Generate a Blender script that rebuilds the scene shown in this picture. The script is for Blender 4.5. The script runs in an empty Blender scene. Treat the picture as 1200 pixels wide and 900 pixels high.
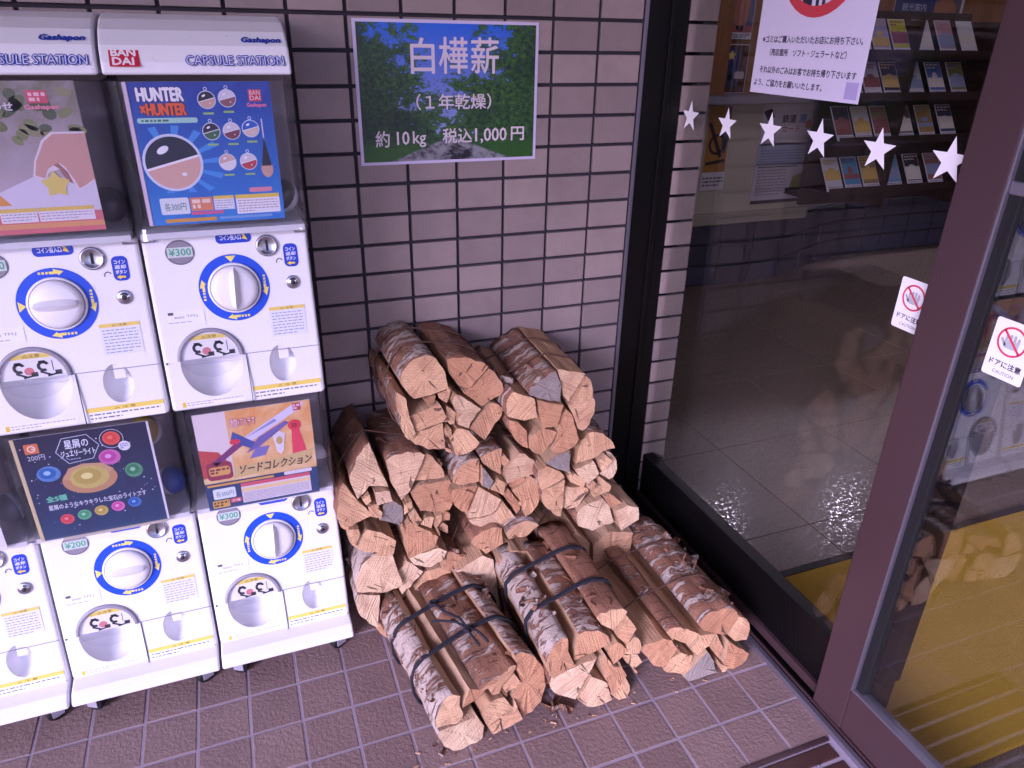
import bpy, bmesh, math, random
from mathutils import Vector, Matrix, Euler
from mathutils import noise as mnoise
random.seed(7)
SC = bpy.context.scene
COL = SC.collection

# ------------------------------------------------------------------ camera
cam_d = bpy.data.cameras.new('camera')
cam = bpy.data.objects.new('camera', cam_d); COL.objects.link(cam)
cam_d.sensor_fit = 'HORIZONTAL'; cam_d.sensor_width = 36.0; cam_d.lens = 25.549
cam_d.clip_start = 0.02; cam_d.clip_end = 3000
R3 = Matrix(((0.9348, 0.139895, -0.326465), (-0.354753, 0.412592, -0.838998), (0.017325, 0.90011, 0.435319)))
cam.matrix_world = Matrix.Translation((-0.0893, -1.5808, 1.2722)) @ R3.to_4x4()
SC.camera = cam

# ------------------------------------------------------------------ sky, sun, exposure
SUN_EL, SUN_AZ = math.radians(24), math.radians(231)      # azimuth clockwise from +Y: the light comes from front left
w = bpy.data.worlds.new('World'); SC.world = w; w.use_nodes = True
nt = w.node_tree; nt.nodes.clear()
sky = nt.nodes.new('ShaderNodeTexSky'); sky.sky_type = 'NISHITA'; sky.sun_disc = False
sky.sun_elevation = SUN_EL; sky.sun_rotation = SUN_AZ; sky.air_density = 1.0; sky.dust_density = 2.0
bg = nt.nodes.new('ShaderNodeBackground'); bg.inputs[1].default_value = 0.06
wo = nt.nodes.new('ShaderNodeOutputWorld')
nt.links.new(sky.outputs[0], bg.inputs[0]); nt.links.new(bg.outputs[0], wo.inputs[0])
sl = bpy.data.lights.new('sun', 'SUN'); sl.energy = 1.5; sl.angle = math.radians(22); sl.color = (1.0, 0.93, 0.86)
so = bpy.data.objects.new('sun', sl); COL.objects.link(so)
sd = Vector((math.sin(SUN_AZ) * math.cos(SUN_EL), math.cos(SUN_AZ) * math.cos(SUN_EL), math.sin(SUN_EL)))
so.rotation_euler = sd.to_track_quat('Z', 'Y').to_euler(); so.location = sd * 8
vs = SC.view_settings
vs.view_transform = 'Standard'; vs.look = 'None'; vs.gamma = 1.0; vs.use_curve_mapping = False
vs.exposure = 1.9
vs.use_white_balance = True; vs.white_balance_temperature = 5120; vs.white_balance_tint = 46

# ------------------------------------------------------------------ helpers
def lin(c):
    if isinstance(c, str):
        c = [int(c[i:i+2], 16) / 255 for i in (0, 2, 4)]
        return tuple(x / 12.92 if x <= .04045 else ((x + .055) / 1.055) ** 2.4 for x in c)
    return tuple(c)
MATS = {}
class N:
    """tiny node-graph helper"""
    def __init__(s, name):
        s.m = bpy.data.materials.new(name); s.m.use_nodes = True; s.t = s.m.node_tree; s.t.nodes.clear()
        s.out = s.t.nodes.new('ShaderNodeOutputMaterial')
    def n(s, typ, **kw):
        d = s.t.nodes.new('ShaderNode' + typ)
        for k, v in kw.items():
            if k.startswith('i_'):
                key = k[2:].replace('_', ' ')
                s.put(d.inputs[int(key)] if key.isdigit() else d.inputs[key], v)
            else: setattr(d, k, v)
        return d
    def put(s, sock, v):
        if hasattr(v, 'is_linked') or isinstance(v, bpy.types.NodeSocket): s.t.links.new(v, sock)
        elif hasattr(v, 'outputs'): s.t.links.new(v.outputs[0], sock)
        else: sock.default_value = v
    def math(s, op, a, b=0.0, c=None):
        d = s.n('Math', operation=op); s.put(d.inputs[0], a); s.put(d.inputs[1], b)
        if c is not None: s.put(d.inputs[2], c)
        return d.outputs[0]
    def mix(s, f, a, b, mode='MIX'):
        d = s.n('Mix', data_type='RGBA', blend_type=mode)
        s.put(d.inputs[0], f)
        for sk, v in ((d.inputs[6], a), (d.inputs[7], b)):
            s.put(sk, (*v, 1) if isinstance(v, tuple) and len(v) == 3 else v)
        return d.outputs[2]
    def ramp(s, f, stops, interp='LINEAR'):
        d = s.n('ValToRGB'); d.color_ramp.interpolation = interp; s.put(d.inputs[0], f)
        e = d.color_ramp.elements
        while len(e) < len(stops): e.new(0.5)
        for k, (p, c) in enumerate(stops):
            e[k].position = p; e[k].color = (*c, 1) if not isinstance(c, float) else (c, c, c, 1)
        return d.outputs[0]
    def coords(s, scale=(1, 1, 1), loc=None, kind='Object'):
        tc = s.n('TexCoord'); mp = s.n('Mapping'); s.t.links.new(tc.outputs[kind], mp.inputs[0])
        mp.inputs['Scale'].default_value = scale
        if loc is not None: s.put(mp.inputs['Location'], loc)
        return mp.outputs[0]
    def noise(s, vec, scale, detail=3.0, rough=.5, dist=0.0):
        d = s.n('TexNoise'); s.put(d.inputs['Vector'], vec)
        d.inputs['Scale'].default_value = scale; d.inputs['Detail'].default_value = detail
        d.inputs['Roughness'].default_value = rough; d.inputs['Distortion'].default_value = dist
        return d.outputs[0]
    def bump(s, h, strength, dist):
        d = s.n('Bump'); d.inputs['Strength'].default_value = strength; d.inputs['Distance'].default_value = dist
        s.put(d.inputs['Height'], h); return d.outputs[0]
    def done(s, base, rough=.5, metal=0.0, normal=None, spec=.5, **kw):
        b = s.n('BsdfPrincipled')
        s.put(b.inputs['Base Color'], (*base, 1) if isinstance(base, tuple) and len(base) == 3 else base)
        s.put(b.inputs['Roughness'], rough); b.inputs['Metallic'].default_value = metal
        b.inputs['Specular IOR Level'].default_value = spec
        if normal is not None: s.put(b.inputs['Normal'], normal)
        for k, v in kw.items(): s.put(b.inputs[k.replace('_', ' ')], v)
        s.t.links.new(b.outputs[0], s.out.inputs[0]); return s.m

def ink(c, rough=.45):
    """printed colour, from an sRGB hex"""
    k = ('ink', c, rough)
    if k not in MATS:
        g = N('ink_' + c); v = g.noise(g.coords(), 40, 2)
        MATS[k] = g.done(g.mix(g.math('MULTIPLY', v, .12), lin(c), tuple(x * .72 for x in lin(c))), rough)
    return MATS[k]
def plain(name, c, rough=.5, metal=0.0, grain=.15, scale=60, bump=0.0, spec=.5):
    if name not in MATS:
        g = N(name); co = g.coords(); v = g.noise(co, scale, 4); v2 = g.noise(co, scale * .12, 3)
        c = lin(c)
        base = g.mix(g.math('MULTIPLY', v, grain), c, tuple(x * .55 for x in c))
        base = g.mix(g.math('MULTIPLY', v2, grain), base, tuple(x * .7 for x in c))
        r = g.math('ADD', g.math('MULTIPLY', v2, .25), rough - .1)
        MATS[name] = g.done(base, r, metal, g.bump(v, .5, bump) if bump else None, spec)
    return MATS[name]

def mk_tile(name, a, b, rough, bump, scale, dirt):
    g = N(name); oi = g.n('ObjectInfo'); tc = g.n('TexCoord')
    ge = g.n('NewGeometry'); p = ge.outputs['Position']
    v = g.noise(p, scale, 4, .6); v2 = g.noise(p, 9, 4, .6); v3 = g.noise(p, 160, 2)
    base = g.mix(oi.outputs['Random'], lin(a), lin(b))
    base = g.mix(g.math('MULTIPLY', v, .35), base, tuple(x * .6 for x in lin(a)))
    d = g.ramp(v2, [(.45, 0.0), (.75, 1.0)])
    base = g.mix(g.math('MULTIPLY', d, dirt), base, tuple(x * .45 for x in lin(a)))
    h = g.math('ADD', v, g.math('MULTIPLY', v3, .4))
    return g.done(base, g.math('ADD', rough, g.math('MULTIPLY', v2, .2)), 0, g.bump(h, .6, bump))
M_WTILE = mk_tile('wall_tile_glaze', '8b7b7a', 'a5938f', .32, .0012, 30, .25)
M_FTILE = mk_tile('floor_tile_stone', '856d68', '927a74', .55, .004, 110, .3)
def mk_granite():
    g = N('lobby_floor_stone'); oi = g.n('ObjectInfo'); ge = g.n('NewGeometry'); p = ge.outputs['Position']
    v = g.noise(p, 210, 3, .6); v1 = g.noise(p, 85, 3, .7); v2 = g.noise(p, 4, 4, .6)
    base = g.mix(oi.outputs['Random'], lin('7a6a5c'), lin('817163'))
    base = g.mix(g.ramp(v, [(.42, 0.0), (.60, 1.0)]), base, lin('5a4c42')); base = g.mix(g.ramp(v1, [(.56, 0.0), (.66, .8)]), base, lin('9a8b7c')); base = g.mix(g.math('MULTIPLY', v2, .4), base, lin('5e5046'))
    # polished crystals in a duller ground
    rough = g.math('ADD', g.ramp(v1, [(.50, .42), (.60, .07)]), g.math('MULTIPLY', v2, .08))
    return g.done(base, rough, 0, g.bump(v1, .4, .0006))
M_LTILE = mk_granite()
M_DADO = mk_tile('dado_tile_glaze', '3c3c4e', '46465a', .3, .001, 30, .2)
M_GROUT_D = plain('wall_grout', '302a36', .8, 0, .3, 90, .001)
M_GROUT_L = plain('floor_grout', 'a79aa8', .85, 0, .4, 120, .001)
M_GROUT_B = plain('lobby_grout', '473d35', .8, 0, .3)
def mk_white():
    g = N('white_plastic'); ge = g.n('NewGeometry'); p = ge.outputs['Position']
    mp = g.n('Mapping'); g.put(mp.inputs[0], p); mp.inputs['Scale'].default_value = (22, 22, 5); mp.inputs['Rotation'].default_value = (0, .7, .2)
    sc = g.noise(mp.outputs[0], 6, 3, .5, 1.5); sp = g.noise(p, 230, 2); cl = g.noise(p, 5, 4, .6)
    c = lin('eeedf2'); base = g.mix(g.math('MULTIPLY', cl, .10), c, lin('cfc6b8'))
    base = g.mix(g.ramp(sc, [(.70, 0.0), (.76, .35)]), base, lin('a7a3a6')); base = g.mix(g.ramp(sp, [(.74, 0.0), (.79, .4)]), base, lin('8d8888'))
    return g.done(base, g.math('ADD', .28, g.math('MULTIPLY', cl, .2)))
M_WHITE = mk_white()
M_WHITE2 = plain('off_white_plastic', 'd9d8de', .42, 0, .06, 20)
M_GREYP = plain('grey_plastic', '9a96a2', .4, 0, .1)
M_DARKP = plain('dark_plastic', '33313a', .5, 0, .1)
M_CHROME = plain('steel', 'b9b6bd', .25, 1.0, .1)
M_BRONZE = plain('bronze_aluminium', '4f3a3e', .38, .3, .16, 25)
M_BRONZE_D = plain('dark_bronze_aluminium', '0b090a', .4, 0, .1, 25, 0, .25)
M_ALU = plain('bright_aluminium', '8f8a98', .42, .8, .2)
M_RUBBER = plain('black_rubber', '101013', .6)
M_ROPE = plain('black_cord', '20202c', .85, 0, .4, 900, .001)
M_TWINE = plain('brown_twine', '5d3f35', .85, 0, .4, 900, .001)
M_CONC = plain('concrete', 'a09c98', .85, 0, .3, 12, .002)
M_SOFFIT = plain('soffit_paint', 'b8b2ac', .8, 0, .1)
M_DWOOD = plain('dark_stained_wood', '33231c', .45, 0, .4, 14)
M_CREAM = plain('cream_panel', 'b8b09e', .6, 0, .12, 8)
M_GRATE = plain('brown_grating', '4a302c', .45, 0, .3, 50, .001)

def mk_asphalt():
    g = N('asphalt'); co = g.coords(); v = g.noise(co, 220, 3); v2 = g.noise(co, 1.3, 4)
    return g.done(g.mix(v, g.mix(v2, (.045, .045, .048), (.07, .07, .072)), (.10, .10, .10)), .85, 0, g.bump(v, .6, .004))
def mk_mat():
    g = N('yellow_mat_pile'); ge = g.n('NewGeometry'); p = ge.outputs['Position']
    v = g.noise(p, 420, 2); v2 = g.noise(p, 6, 4, .6)
    b = g.mix(v2, lin('b8920c'), lin('d6ab14')); b = g.mix(g.math('MULTIPLY', v, .5), b, lin('6b5206'))
    return g.done(b, .9, 0, g.bump(v, .8, .003))
def mk_glass(name, ior):
    g = N(name); fr = g.n('Fresnel'); ge = g.n('NewGeometry'); g.put(fr.inputs[0], g.math('MULTIPLY_ADD', ge.outputs['Backfacing'], 1 / ior - ior, ior))
    tr = g.n('BsdfTransparent'); tr.inputs[0].default_value = (.93, .94, .94, 1)
    gl = g.n('BsdfGlossy'); gl.inputs['Roughness'].default_value = .006
    mx = g.n('MixShader'); g.put(mx.inputs[0], fr.outputs[0]); g.put(mx.inputs[1], tr.outputs[0]); g.put(mx.inputs[2], gl.outputs[0])
    g.t.links.new(mx.outputs[0], g.out.inputs[0]); return g.m
def mk_clear():
    g = N('clear_plastic'); fr = g.n('Fresnel'); ge = g.n('NewGeometry'); g.put(fr.inputs[0], g.math('MULTIPLY_ADD', ge.outputs['Backfacing'], 1 / 1.32 - 1.32, 1.32))
    tr = g.n('BsdfTransparent'); tr.inputs[0].default_value = (.975, .975, .985, 1)
    gl = g.n('BsdfGlossy'); gl.inputs['Roughness'].default_value = .09
    df = g.n('BsdfDiffuse'); df.inputs[0].default_value = (.8, .8, .86, 1)
    v = g.noise(g.coords((30, 30, 6)), 3, 4)
    m1 = g.n('MixShader'); g.put(m1.inputs[0], g.math('MULTIPLY', v, .02)); g.put(m1.inputs[1], tr.outputs[0]); g.put(m1.inputs[2], df.outputs[0])
    mx = g.n('MixShader'); g.put(mx.inputs[0], fr.outputs[0]); g.put(mx.inputs[1], m1.outputs[0]); g.put(mx.inputs[2], gl.outputs[0])
    g.t.links.new(mx.outputs[0], g.out.inputs[0]); return g.m
def mk_lamp():
    g = N('lit_diffuser'); e = g.n('Emission'); e.inputs[0].default_value = (1, .86, .68, 1); e.inputs[1].default_value = 6.5
    g.t.links.new(e.outputs[0], g.out.inputs[0]); return g.m
M_GLASS2 = mk_glass('coated_glass', 1.85); M_LAMP2 = mk_lamp(); M_LAMP2.node_tree.nodes['Emission'].inputs[1].default_value = 120.0
M_ASPH, M_MAT, M_GLASS, M_CLEAR, M_FILL_LAMP = mk_asphalt(), mk_mat(), mk_glass('clear_glass', 1.38), mk_clear(), mk_lamp()

def mk_wood_end(name, a, b, c, grey=False):
    g = N(name); oi = g.n('ObjectInfo'); r = oi.outputs['Random']
    off = g.n('CombineXYZ'); g.put(off.inputs[0], g.math('MULTIPLY_ADD', r, .3, -.15)); g.put(off.inputs[2], g.math('MULTIPLY_ADD', g.math('FRACT', g.math('MULTIPLY', r, 7.31)), .3, -.15)); g.put(off.inputs[1], r)
    co = g.coords((1, .25, 1), off.outputs[0])
    wv = g.n('TexWave', wave_type='RINGS', rings_direction='Y'); g.put(wv.inputs[0], co)
    wv.inputs['Scale'].default_value = 55; wv.inputs['Distortion'].default_value = 3.5; wv.inputs['Detail'].default_value = 3; wv.inputs['Detail Scale'].default_value = 2
    # saw strokes: fine lines at an angle that differs from log to log
    rot = g.n('VectorRotate', rotation_type='Y_AXIS'); g.put(rot.inputs['Vector'], co); g.put(rot.inputs['Angle'], g.math('MULTIPLY', r, 6.0))
    st = g.n('Mapping'); g.put(st.inputs[0], rot.outputs[0]); st.inputs['Scale'].default_value = (300, 20, 12)
    saw = g.noise(st.outputs[0], 1, 3)
    st2 = g.n('Mapping'); g.put(st2.inputs[0], rot.outputs[0]); st2.inputs['Scale'].default_value = (16, 5, 70); st2.inputs['Location'].default_value = (3, 1, 2)
    crack = g.noise(st2.outputs[0], 1, 2, .4, 1.2)
    fine = g.noise(co, 320, 3); blot = g.noise(co, 14, 4, .6); blot2 = g.noise(co, 40, 5, .7)
    tone = g.math('FRACT', g.math('MULTIPLY', r, 13.7))
    base = g.mix(tone, lin(a), lin(b)); base = g.mix(g.ramp(g.math('FRACT', g.math('MULTIPLY', r, 29.3)), [(.7, 0.0), (.95, .6)]), base, lin('ecd6b4' if not grey else a))
    base = g.mix(g.math('MULTIPLY', wv.outputs[0], .18), base, lin(c))
    base = g.mix(g.ramp(saw, [(.5, 0.0), (.74, .5)]), base, lin(c))
    base = g.mix(g.math('MULTIPLY', g.ramp(blot, [(.45, 0.0), (.75, 1.0)]), .5), base, lin(c))
    base = g.mix(g.math('MULTIPLY', g.ramp(blot2, [(.55, 0.0), (.8, 1.0)]), .4), base, lin('6d5248'))
    ck = g.ramp(crack, [(.695, 0.0), (.71, 1.0)]); base = g.mix(g.math('MULTIPLY', ck, .75), base, lin('3c2a24'))
    h = g.math('SUBTRACT', g.math('ADD', saw, g.math('MULTIPLY', fine, .6)), g.math('MULTIPLY', ck, 1.5))
    return g.done(base, .78, 0, g.bump(h, .9, .0028), .25)
def mk_wood_split():
    g = N('split_wood'); oi = g.n('ObjectInfo'); r = oi.outputs['Random']
    off = g.n('CombineXYZ'); g.put(off.inputs[0], r); g.put(off.inputs[1], g.math('MULTIPLY', r, 5))
    co = g.coords((1, .05, 1), off.outputs[0])
    fib = g.noise(co, 330, 5, .65, .3); blot = g.noise(g.coords((1, .3, 1), off.outputs[0]), 18, 4, .6)
    base = g.mix(fib, lin('d8b088'), lin('a87a56'))
    base = g.mix(g.ramp(blot, [(.45, 0.0), (.75, .65)]), base, lin('8a5c44'))
    base = g.mix(g.math('MULTIPLY', r, .4), base, lin('e6c8a6'))
    return g.done(base, .75, 0, g.bump(fib, 1.0, .006), .25)
def mk_bark(name, b0):
    g = N(name); oi = g.n('ObjectInfo'); r = oi.outputs['Random']
    off = g.n('CombineXYZ'); g.put(off.inputs[0], g.math('MULTIPLY', r, 3)); g.put(off.inputs[1], g.math('MULTIPLY', r, 9))
    co = g.coords((1, 1, 1), off.outputs[0]); cl = g.coords((11, 150, 11), off.outputs[0]); cs = g.coords((60, 9, 60), off.outputs[0]); cr = g.coords((14, 46, 14), off.outputs[0])
    lent = g.noise(cl, 1, 3, .6); patch = g.noise(cr, 1, 6, .7, .8); fine = g.noise(co, 190, 5, .75); streak = g.noise(cs, 1, 4, .65)
    big = g.noise(co, 9, 4, .6)
    base = g.mix(big, lin('c08c6a'), lin('9a6a52'))
    base = g.mix(g.ramp(streak, [(.42, 0.0), (.7, .75)]), base, lin('74503f'))
    base = g.mix(g.math('MULTIPLY', fine, .55), base, lin('75503e'))
    bias = g.math('MULTIPLY_ADD', g.math('FRACT', g.math('MULTIPLY', r, 5.7)), .16, b0)
    thr = g.math('SUBTRACT', patch, bias)
    pm = g.ramp(thr, [(.48, 0.0), (.53, 1.0)])
    base = g.mix(pm, base, g.mix(fine, lin('dfcfc2'), lin('b09a8c')))
    edge = g.ramp(thr, [(.455, 0.0), (.48, 1.0), (.50, 0.0)]); base = g.mix(g.math('MULTIPLY', edge, .6), base, lin('4f342c'))
    base = g.mix(g.ramp(lent, [(.62, 0.0), (.68, .85)]), base, lin('4d3530'))
    h = g.math('ADD', g.math('MULTIPLY', pm, .6), g.math('ADD', fine, g.math('ADD', g.math('MULTIPLY', lent, .4), streak)))
    return g.done(base, .72, 0, g.bump(h, 1.0, .006), .3)
M_END = mk_wood_end('sawn_end_grain', 'ddb58b', 'be8b66', '926045')
M_ENDG = mk_wood_end('weathered_end_grain', 'a0948c', '857b78', '63544c', True)
M_SPLIT, M_BARK, M_BARKW = mk_wood_split(), mk_bark('brown_bark', -.01), mk_bark('white_birch_bark', -.13)

class MB:
    """collects shapes into one mesh"""
    def __init__(s): s.v, s.f, s.mi, s.mats, s.sm = [], [], [], [], []
    def m(s, mat):
        if mat not in s.mats: s.mats.append(mat)
        return s.mats.index(mat)
    def add(s, vs, fs, mat, smooth=False):
        o = len(s.v); s.v += [tuple(x) for x in vs]; k = s.m(mat)
        for f in fs: s.f.append([i + o for i in f]); s.mi.append(k); s.sm.append(smooth)
    def box(s, x0, x1, y0, y1, z0, z1, mat, b=0.0):
        if b <= 0:
            vs = [(x, y, z) for x in (x0, x1) for y in (y0, y1) for z in (z0, z1)]
            s.add(vs, [(0, 1, 3, 2), (4, 6, 7, 5), (0, 4, 5, 1), (2, 3, 7, 6), (0, 2, 6, 4), (1, 5, 7, 3)], mat)
        else:
            bm = bmesh.new(); bmesh.ops.create_cube(bm, size=1)
            for v in bm.verts: v.co = Vector(((x0 + x1) / 2 + v.co.x * (x1 - x0), (y0 + y1) / 2 + v.co.y * (y1 - y0), (z0 + z1) / 2 + v.co.z * (z1 - z0)))
            bmesh.ops.bevel(bm, geom=bm.edges[:], offset=b, segments=2, affect='EDGES', profile=.6)
            s.bm(bm, mat)
        return s
    def bm(s, bm, mat, smooth=False):
        bm.verts.ensure_lookup_table(); bm.verts.index_update()
        s.add([v.co[:] for v in bm.verts], [[v.index for v in f.verts] for f in bm.faces], mat, smooth); bm.free()
    def prism_x(s, prof, x0, x1, mat, bev=0.0):
        """profile in (y, z) swept along x"""
        bm = bmesh.new(); n = len(prof)
        a = [bm.verts.new((x0, y, z)) for y, z in prof]; b = [bm.verts.new((x1, y, z)) for y, z in prof]
        bm.faces.new(a); bm.faces.new(b[::-1])
        for i in range(n): bm.faces.new((a[i], b[i], b[(i + 1) % n], a[(i + 1) % n]))
        bmesh.ops.recalc_face_normals(bm, faces=bm.faces[:])
        if bev:
            ed = [e for e in bm.edges if e.calc_face_angle(0) > .5]
            bmesh.ops.bevel(bm, geom=ed, offset=bev, segments=3, affect='EDGES', profile=.5)
        s.bm(bm, mat)
    def lathe_y(s, prof, mat, n=32, cx=0, cz=0, smooth=True, sx=1, sz=1):
        """profile (radius, y) revolved about the y axis"""
        vs, fs = [], []
        for r, y in prof:
            for k in range(n):
                a = 2 * math.pi * k / n; vs.append((cx + r * sx * math.cos(a), y, cz + r * sz * math.sin(a)))
        for j in range(len(prof) - 1):
            for k in range(n):
                a, b = j * n + k, j * n + (k + 1) % n; fs.append((a, b, b + n, a + n))
        fs.append(tuple(range(n))); fs.append(tuple(range((len(prof) - 1) * n, len(prof) * n)))
        s.add(vs, fs, mat, smooth)
    def tube(s, pts, r, mat, n=8, closed=False):
        pts = [Vector(p) for p in pts]; vs, fs = [], []; m = len(pts)
        for i, p in enumerate(pts):
            a = pts[(i - 1) % m] if (closed or i) else p; b = pts[(i + 1) % m] if (closed or i < m - 1) else p
            t = (b - a).normalized(); u = t.orthogonal() if i == 0 else (u - t * u.dot(t))
            u.normalize(); wv = t.cross(u)
            for k in range(n):
                an = 2 * math.pi * k / n; vs.append(p + (u * math.cos(an) + wv * math.sin(an)) * r)
        for i in range(m if closed else m - 1):
            for k in range(n):
                a, b = i * n + k, i * n + (k + 1) % n; c = ((i + 1) % m) * n
                fs.append((a, b, c + (k + 1) % n, c + k))
        if not closed: fs += [tuple(range(n))[::-1], tuple(range((m - 1) * n, m * n))]
        s.add(vs, fs, mat, True)
    def mesh(s, name):
        me = bpy.data.meshes.new(name); me.from_pydata(s.v, [], s.f)
        for m in s.mats: me.materials.append(m)
        me.polygons.foreach_set('material_index', s.mi); me.polygons.foreach_set('use_smooth', s.sm); me.update()
        bm = bmesh.new(); bm.from_mesh(me); bmesh.ops.recalc_face_normals(bm, faces=bm.faces[:]); bm.to_mesh(me); bm.free()
        return me
    def raw(s, name):
        me = bpy.data.meshes.new(name); me.from_pydata(s.v, [], s.f)
        for m in s.mats: me.materials.append(m)
        me.polygons.foreach_set('material_index', s.mi); me.polygons.foreach_set('use_smooth', s.sm); me.update(); return me

def link(name, data, parent=None, loc=(0, 0, 0), rot=(0, 0, 0)):
    if isinstance(data, MB): data = data.mesh(name)
    o = bpy.data.objects.new(name, data); COL.objects.link(o); o.parent = parent; o.location = loc; o.rotation_euler = rot
    return o
def tag(o, label=None, cat=None, group=None, kind=None):
    for k, v in (('label', label), ('category', cat), ('group', group), ('kind', kind)):
        if v: o[k] = v
    return o
def thing(name, label, cat, loc=(0, 0, 0), rotz=0.0, group=None):
    return tag(link(name, None, None, loc, (0, 0, rotz)), label, cat, group)
def quick(name, mat, b, parent=None, bev=0.0):
    m = MB(); m.box(*b, mat, bev); return link(name, m, parent)

# ------------------------------------------------------------------ print helper (flat lettering and shapes, facing -y)
TXT = {}
def text_geo(s):
    if s not in TXT:
        c = bpy.data.curves.new('t', 'FONT'); c.body = s; c.resolution_u = 2
        o = bpy.data.objects.new('t', c); COL.objects.link(o)
        me = bpy.data.meshes.new_from_object(o.evaluated_get(bpy.context.evaluated_depsgraph_get()))
        vs = [(v.co.x, v.co.y) for v in me.vertices]; fs = [list(p.vertices) for p in me.polygons]
        bpy.data.objects.remove(o); bpy.data.curves.remove(c); bpy.data.meshes.remove(me)
        xs = [v[0] for v in vs]; ys = [v[1] for v in vs]; x0, x1, y0, y1 = min(xs), max(xs), min(ys), max(ys)
        TXT[s] = ([((x - x0) / (x1 - x0), (y - y0) / (y1 - y0)) for x, y in vs], fs, (x1 - x0) / max(1e-6, y1 - y0))
    return TXT[s]
class Print(MB):
    L = .00022
    def poly(s, pts, c, layer=1, mat=None):
        s.add([(x, -s.L * layer, z) for x, z in pts], [list(range(len(pts)))], mat or ink(c))
    def rect(s, x0, x1, z0, z1, c, layer=1, mat=None, sh=0.0):
        s.poly([(x0, z0), (x1, z0), (x1 + sh, z1), (x0 + sh, z1)], c, layer, mat)
    def ell(s, cx, cz, rx, rz, c, layer=1, n=28, a0=0, a1=360, rot=0.0, mat=None):
        p = []
        for k in range(n + (0 if a1 - a0 >= 360 else 1)):
            a = math.radians(a0 + (a1 - a0) * k / n); x, z = rx * math.cos(a), rz * math.sin(a)
            p.append((cx + x * math.cos(rot) - z * math.sin(rot), cz + x * math.sin(rot) + z * math.cos(rot)))
        s.poly(p, c, layer, mat)
    def ring(s, cx, cz, r0, r1, c, layer=1, n=36, a0=0, a1=360, sx=1.0):
        vs, fs = [], []
        for k in range(n + 1):
            a = math.radians(a0 + (a1 - a0) * k / n)
            for r in (r0, r1): vs.append((cx + r * sx * math.cos(a), -s.L * layer, cz + r * math.sin(a)))
        for k in range(n): fs.append((2 * k, 2 * k + 1, 2 * k + 3, 2 * k + 2))
        s.add(vs, fs, ink(c))
    def line(s, x0, z0, x1, z1, wd, c, layer=1):
        d = Vector((x1 - x0, z1 - z0)).normalized() * wd / 2
        s.poly([(x0 - d.y, z0 + d.x), (x1 - d.y, z1 + d.x), (x1 + d.y, z1 - d.x), (x0 + d.y, z0 - d.x)], c, layer)
    def rrect(s, x0, x1, z0, z1, r, c, layer=1):
        p = []
        for cx, cz, a in ((x1 - r, z1 - r, 0), (x0 + r, z1 - r, 90), (x0 + r, z0 + r, 180), (x1 - r, z0 + r, 270)):
            for k in range(6): an = math.radians(a + 18 * k); p.append((cx + r * math.cos(an), cz + r * math.sin(an)))
        s.poly(p, c, layer)
    def text(s, t, x0, x1, z0, z1, c, layer=2, fat=0.0, slant=0.0):
        g, fs, asp = text_geo(t)
        offs = [(0, 0)] if not fat else [(0, 0), (fat, 0), (-fat, 0), (0, fat), (0, -fat)]
        for k, (dx, dz) in enumerate(offs):
            s.add([(x0 + dx + (x1 - x0) * u + slant * v, -s.L * (layer + .12 * k), z0 + dz + (z1 - z0) * v) for u, v in g], fs, ink(c))
    def outlined(s, t, x0, x1, z0, z1, c, edge, fat, layer=2, slant=0.0):
        s.text(t, x0, x1, z0, z1, edge, layer, fat, slant); s.text(t, x0, x1, z0, z1, c, layer + 1, 0, slant)
    def fineprint(s, x0, x1, z0, z1, rows, c, layer=2, seed=1, fill=.5):
        """rows of print too small to read: broken ticks"""
        rnd = random.Random(seed); h = (z1 - z0) / rows
        for r in range(rows):
            z = z1 - h * (r + .5); x = x0; end = x0 + (x1 - x0) * (1 if r < rows - 1 else rnd.uniform(.4, .9))
            while x < end:
                wd = rnd.uniform(.6, 2.2) * h * .7
                s.rect(x, min(x + wd, end), z - h * fill / 2, z + h * fill / 2, c, layer); x += wd + h * .35
    def obj(s, name, parent=None, loc=(0, 0, 0), rot=(0, 0, 0)):
        return link(name, s.raw(name), parent, loc, rot)

# ================================================================== THE SETTING
ground = link('ground', MB().box(-400, 400, -800, 400, -.30, -.06, M_ASPH)); tag(ground, kind='structure')
PX, PZ, WX, WZ = .1094, .065, .1662, 1.3001           # wall tile pitch and a joint crossing
FY = -.5682                                            # a floor joint line
porch = link('porch_floor', MB().box(-3.2, .90, -3.7682, .02, -.06, -.0012, M_GROUT_L)); tag(porch, kind='structure')
tm = MB(); tm.box(-.0475, .0475, -.0475, .0475, -.006, .0, M_FTILE, .0018); tm = tm.mesh('floor_tile')
rt = MB()
for i in range(-32, 9):
    for j in range(-32, 6):
        x, y = .1 * i + .05, FY + .1 * j + .05
        if y > -.02: continue
        if x > .48 and -1.4 < y < -.868: continue
        if -9 <= i and -6 <= j + 3 and y > -.92:
            o = link('floor_tile', tm, porch, (x, y, random.uniform(-.0006, .0006))); o.rotation_euler = (random.uniform(-.003, .003), random.uniform(-.003, .003), random.choice((0, 1.5708, 3.1416)))
        else: rt.box(x - .0475, x + .0475, y - .0475, y + .0475, -.006, 0, M_FTILE)
tag(link('floor_tiles', rt, porch), kind='stuff')

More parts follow.
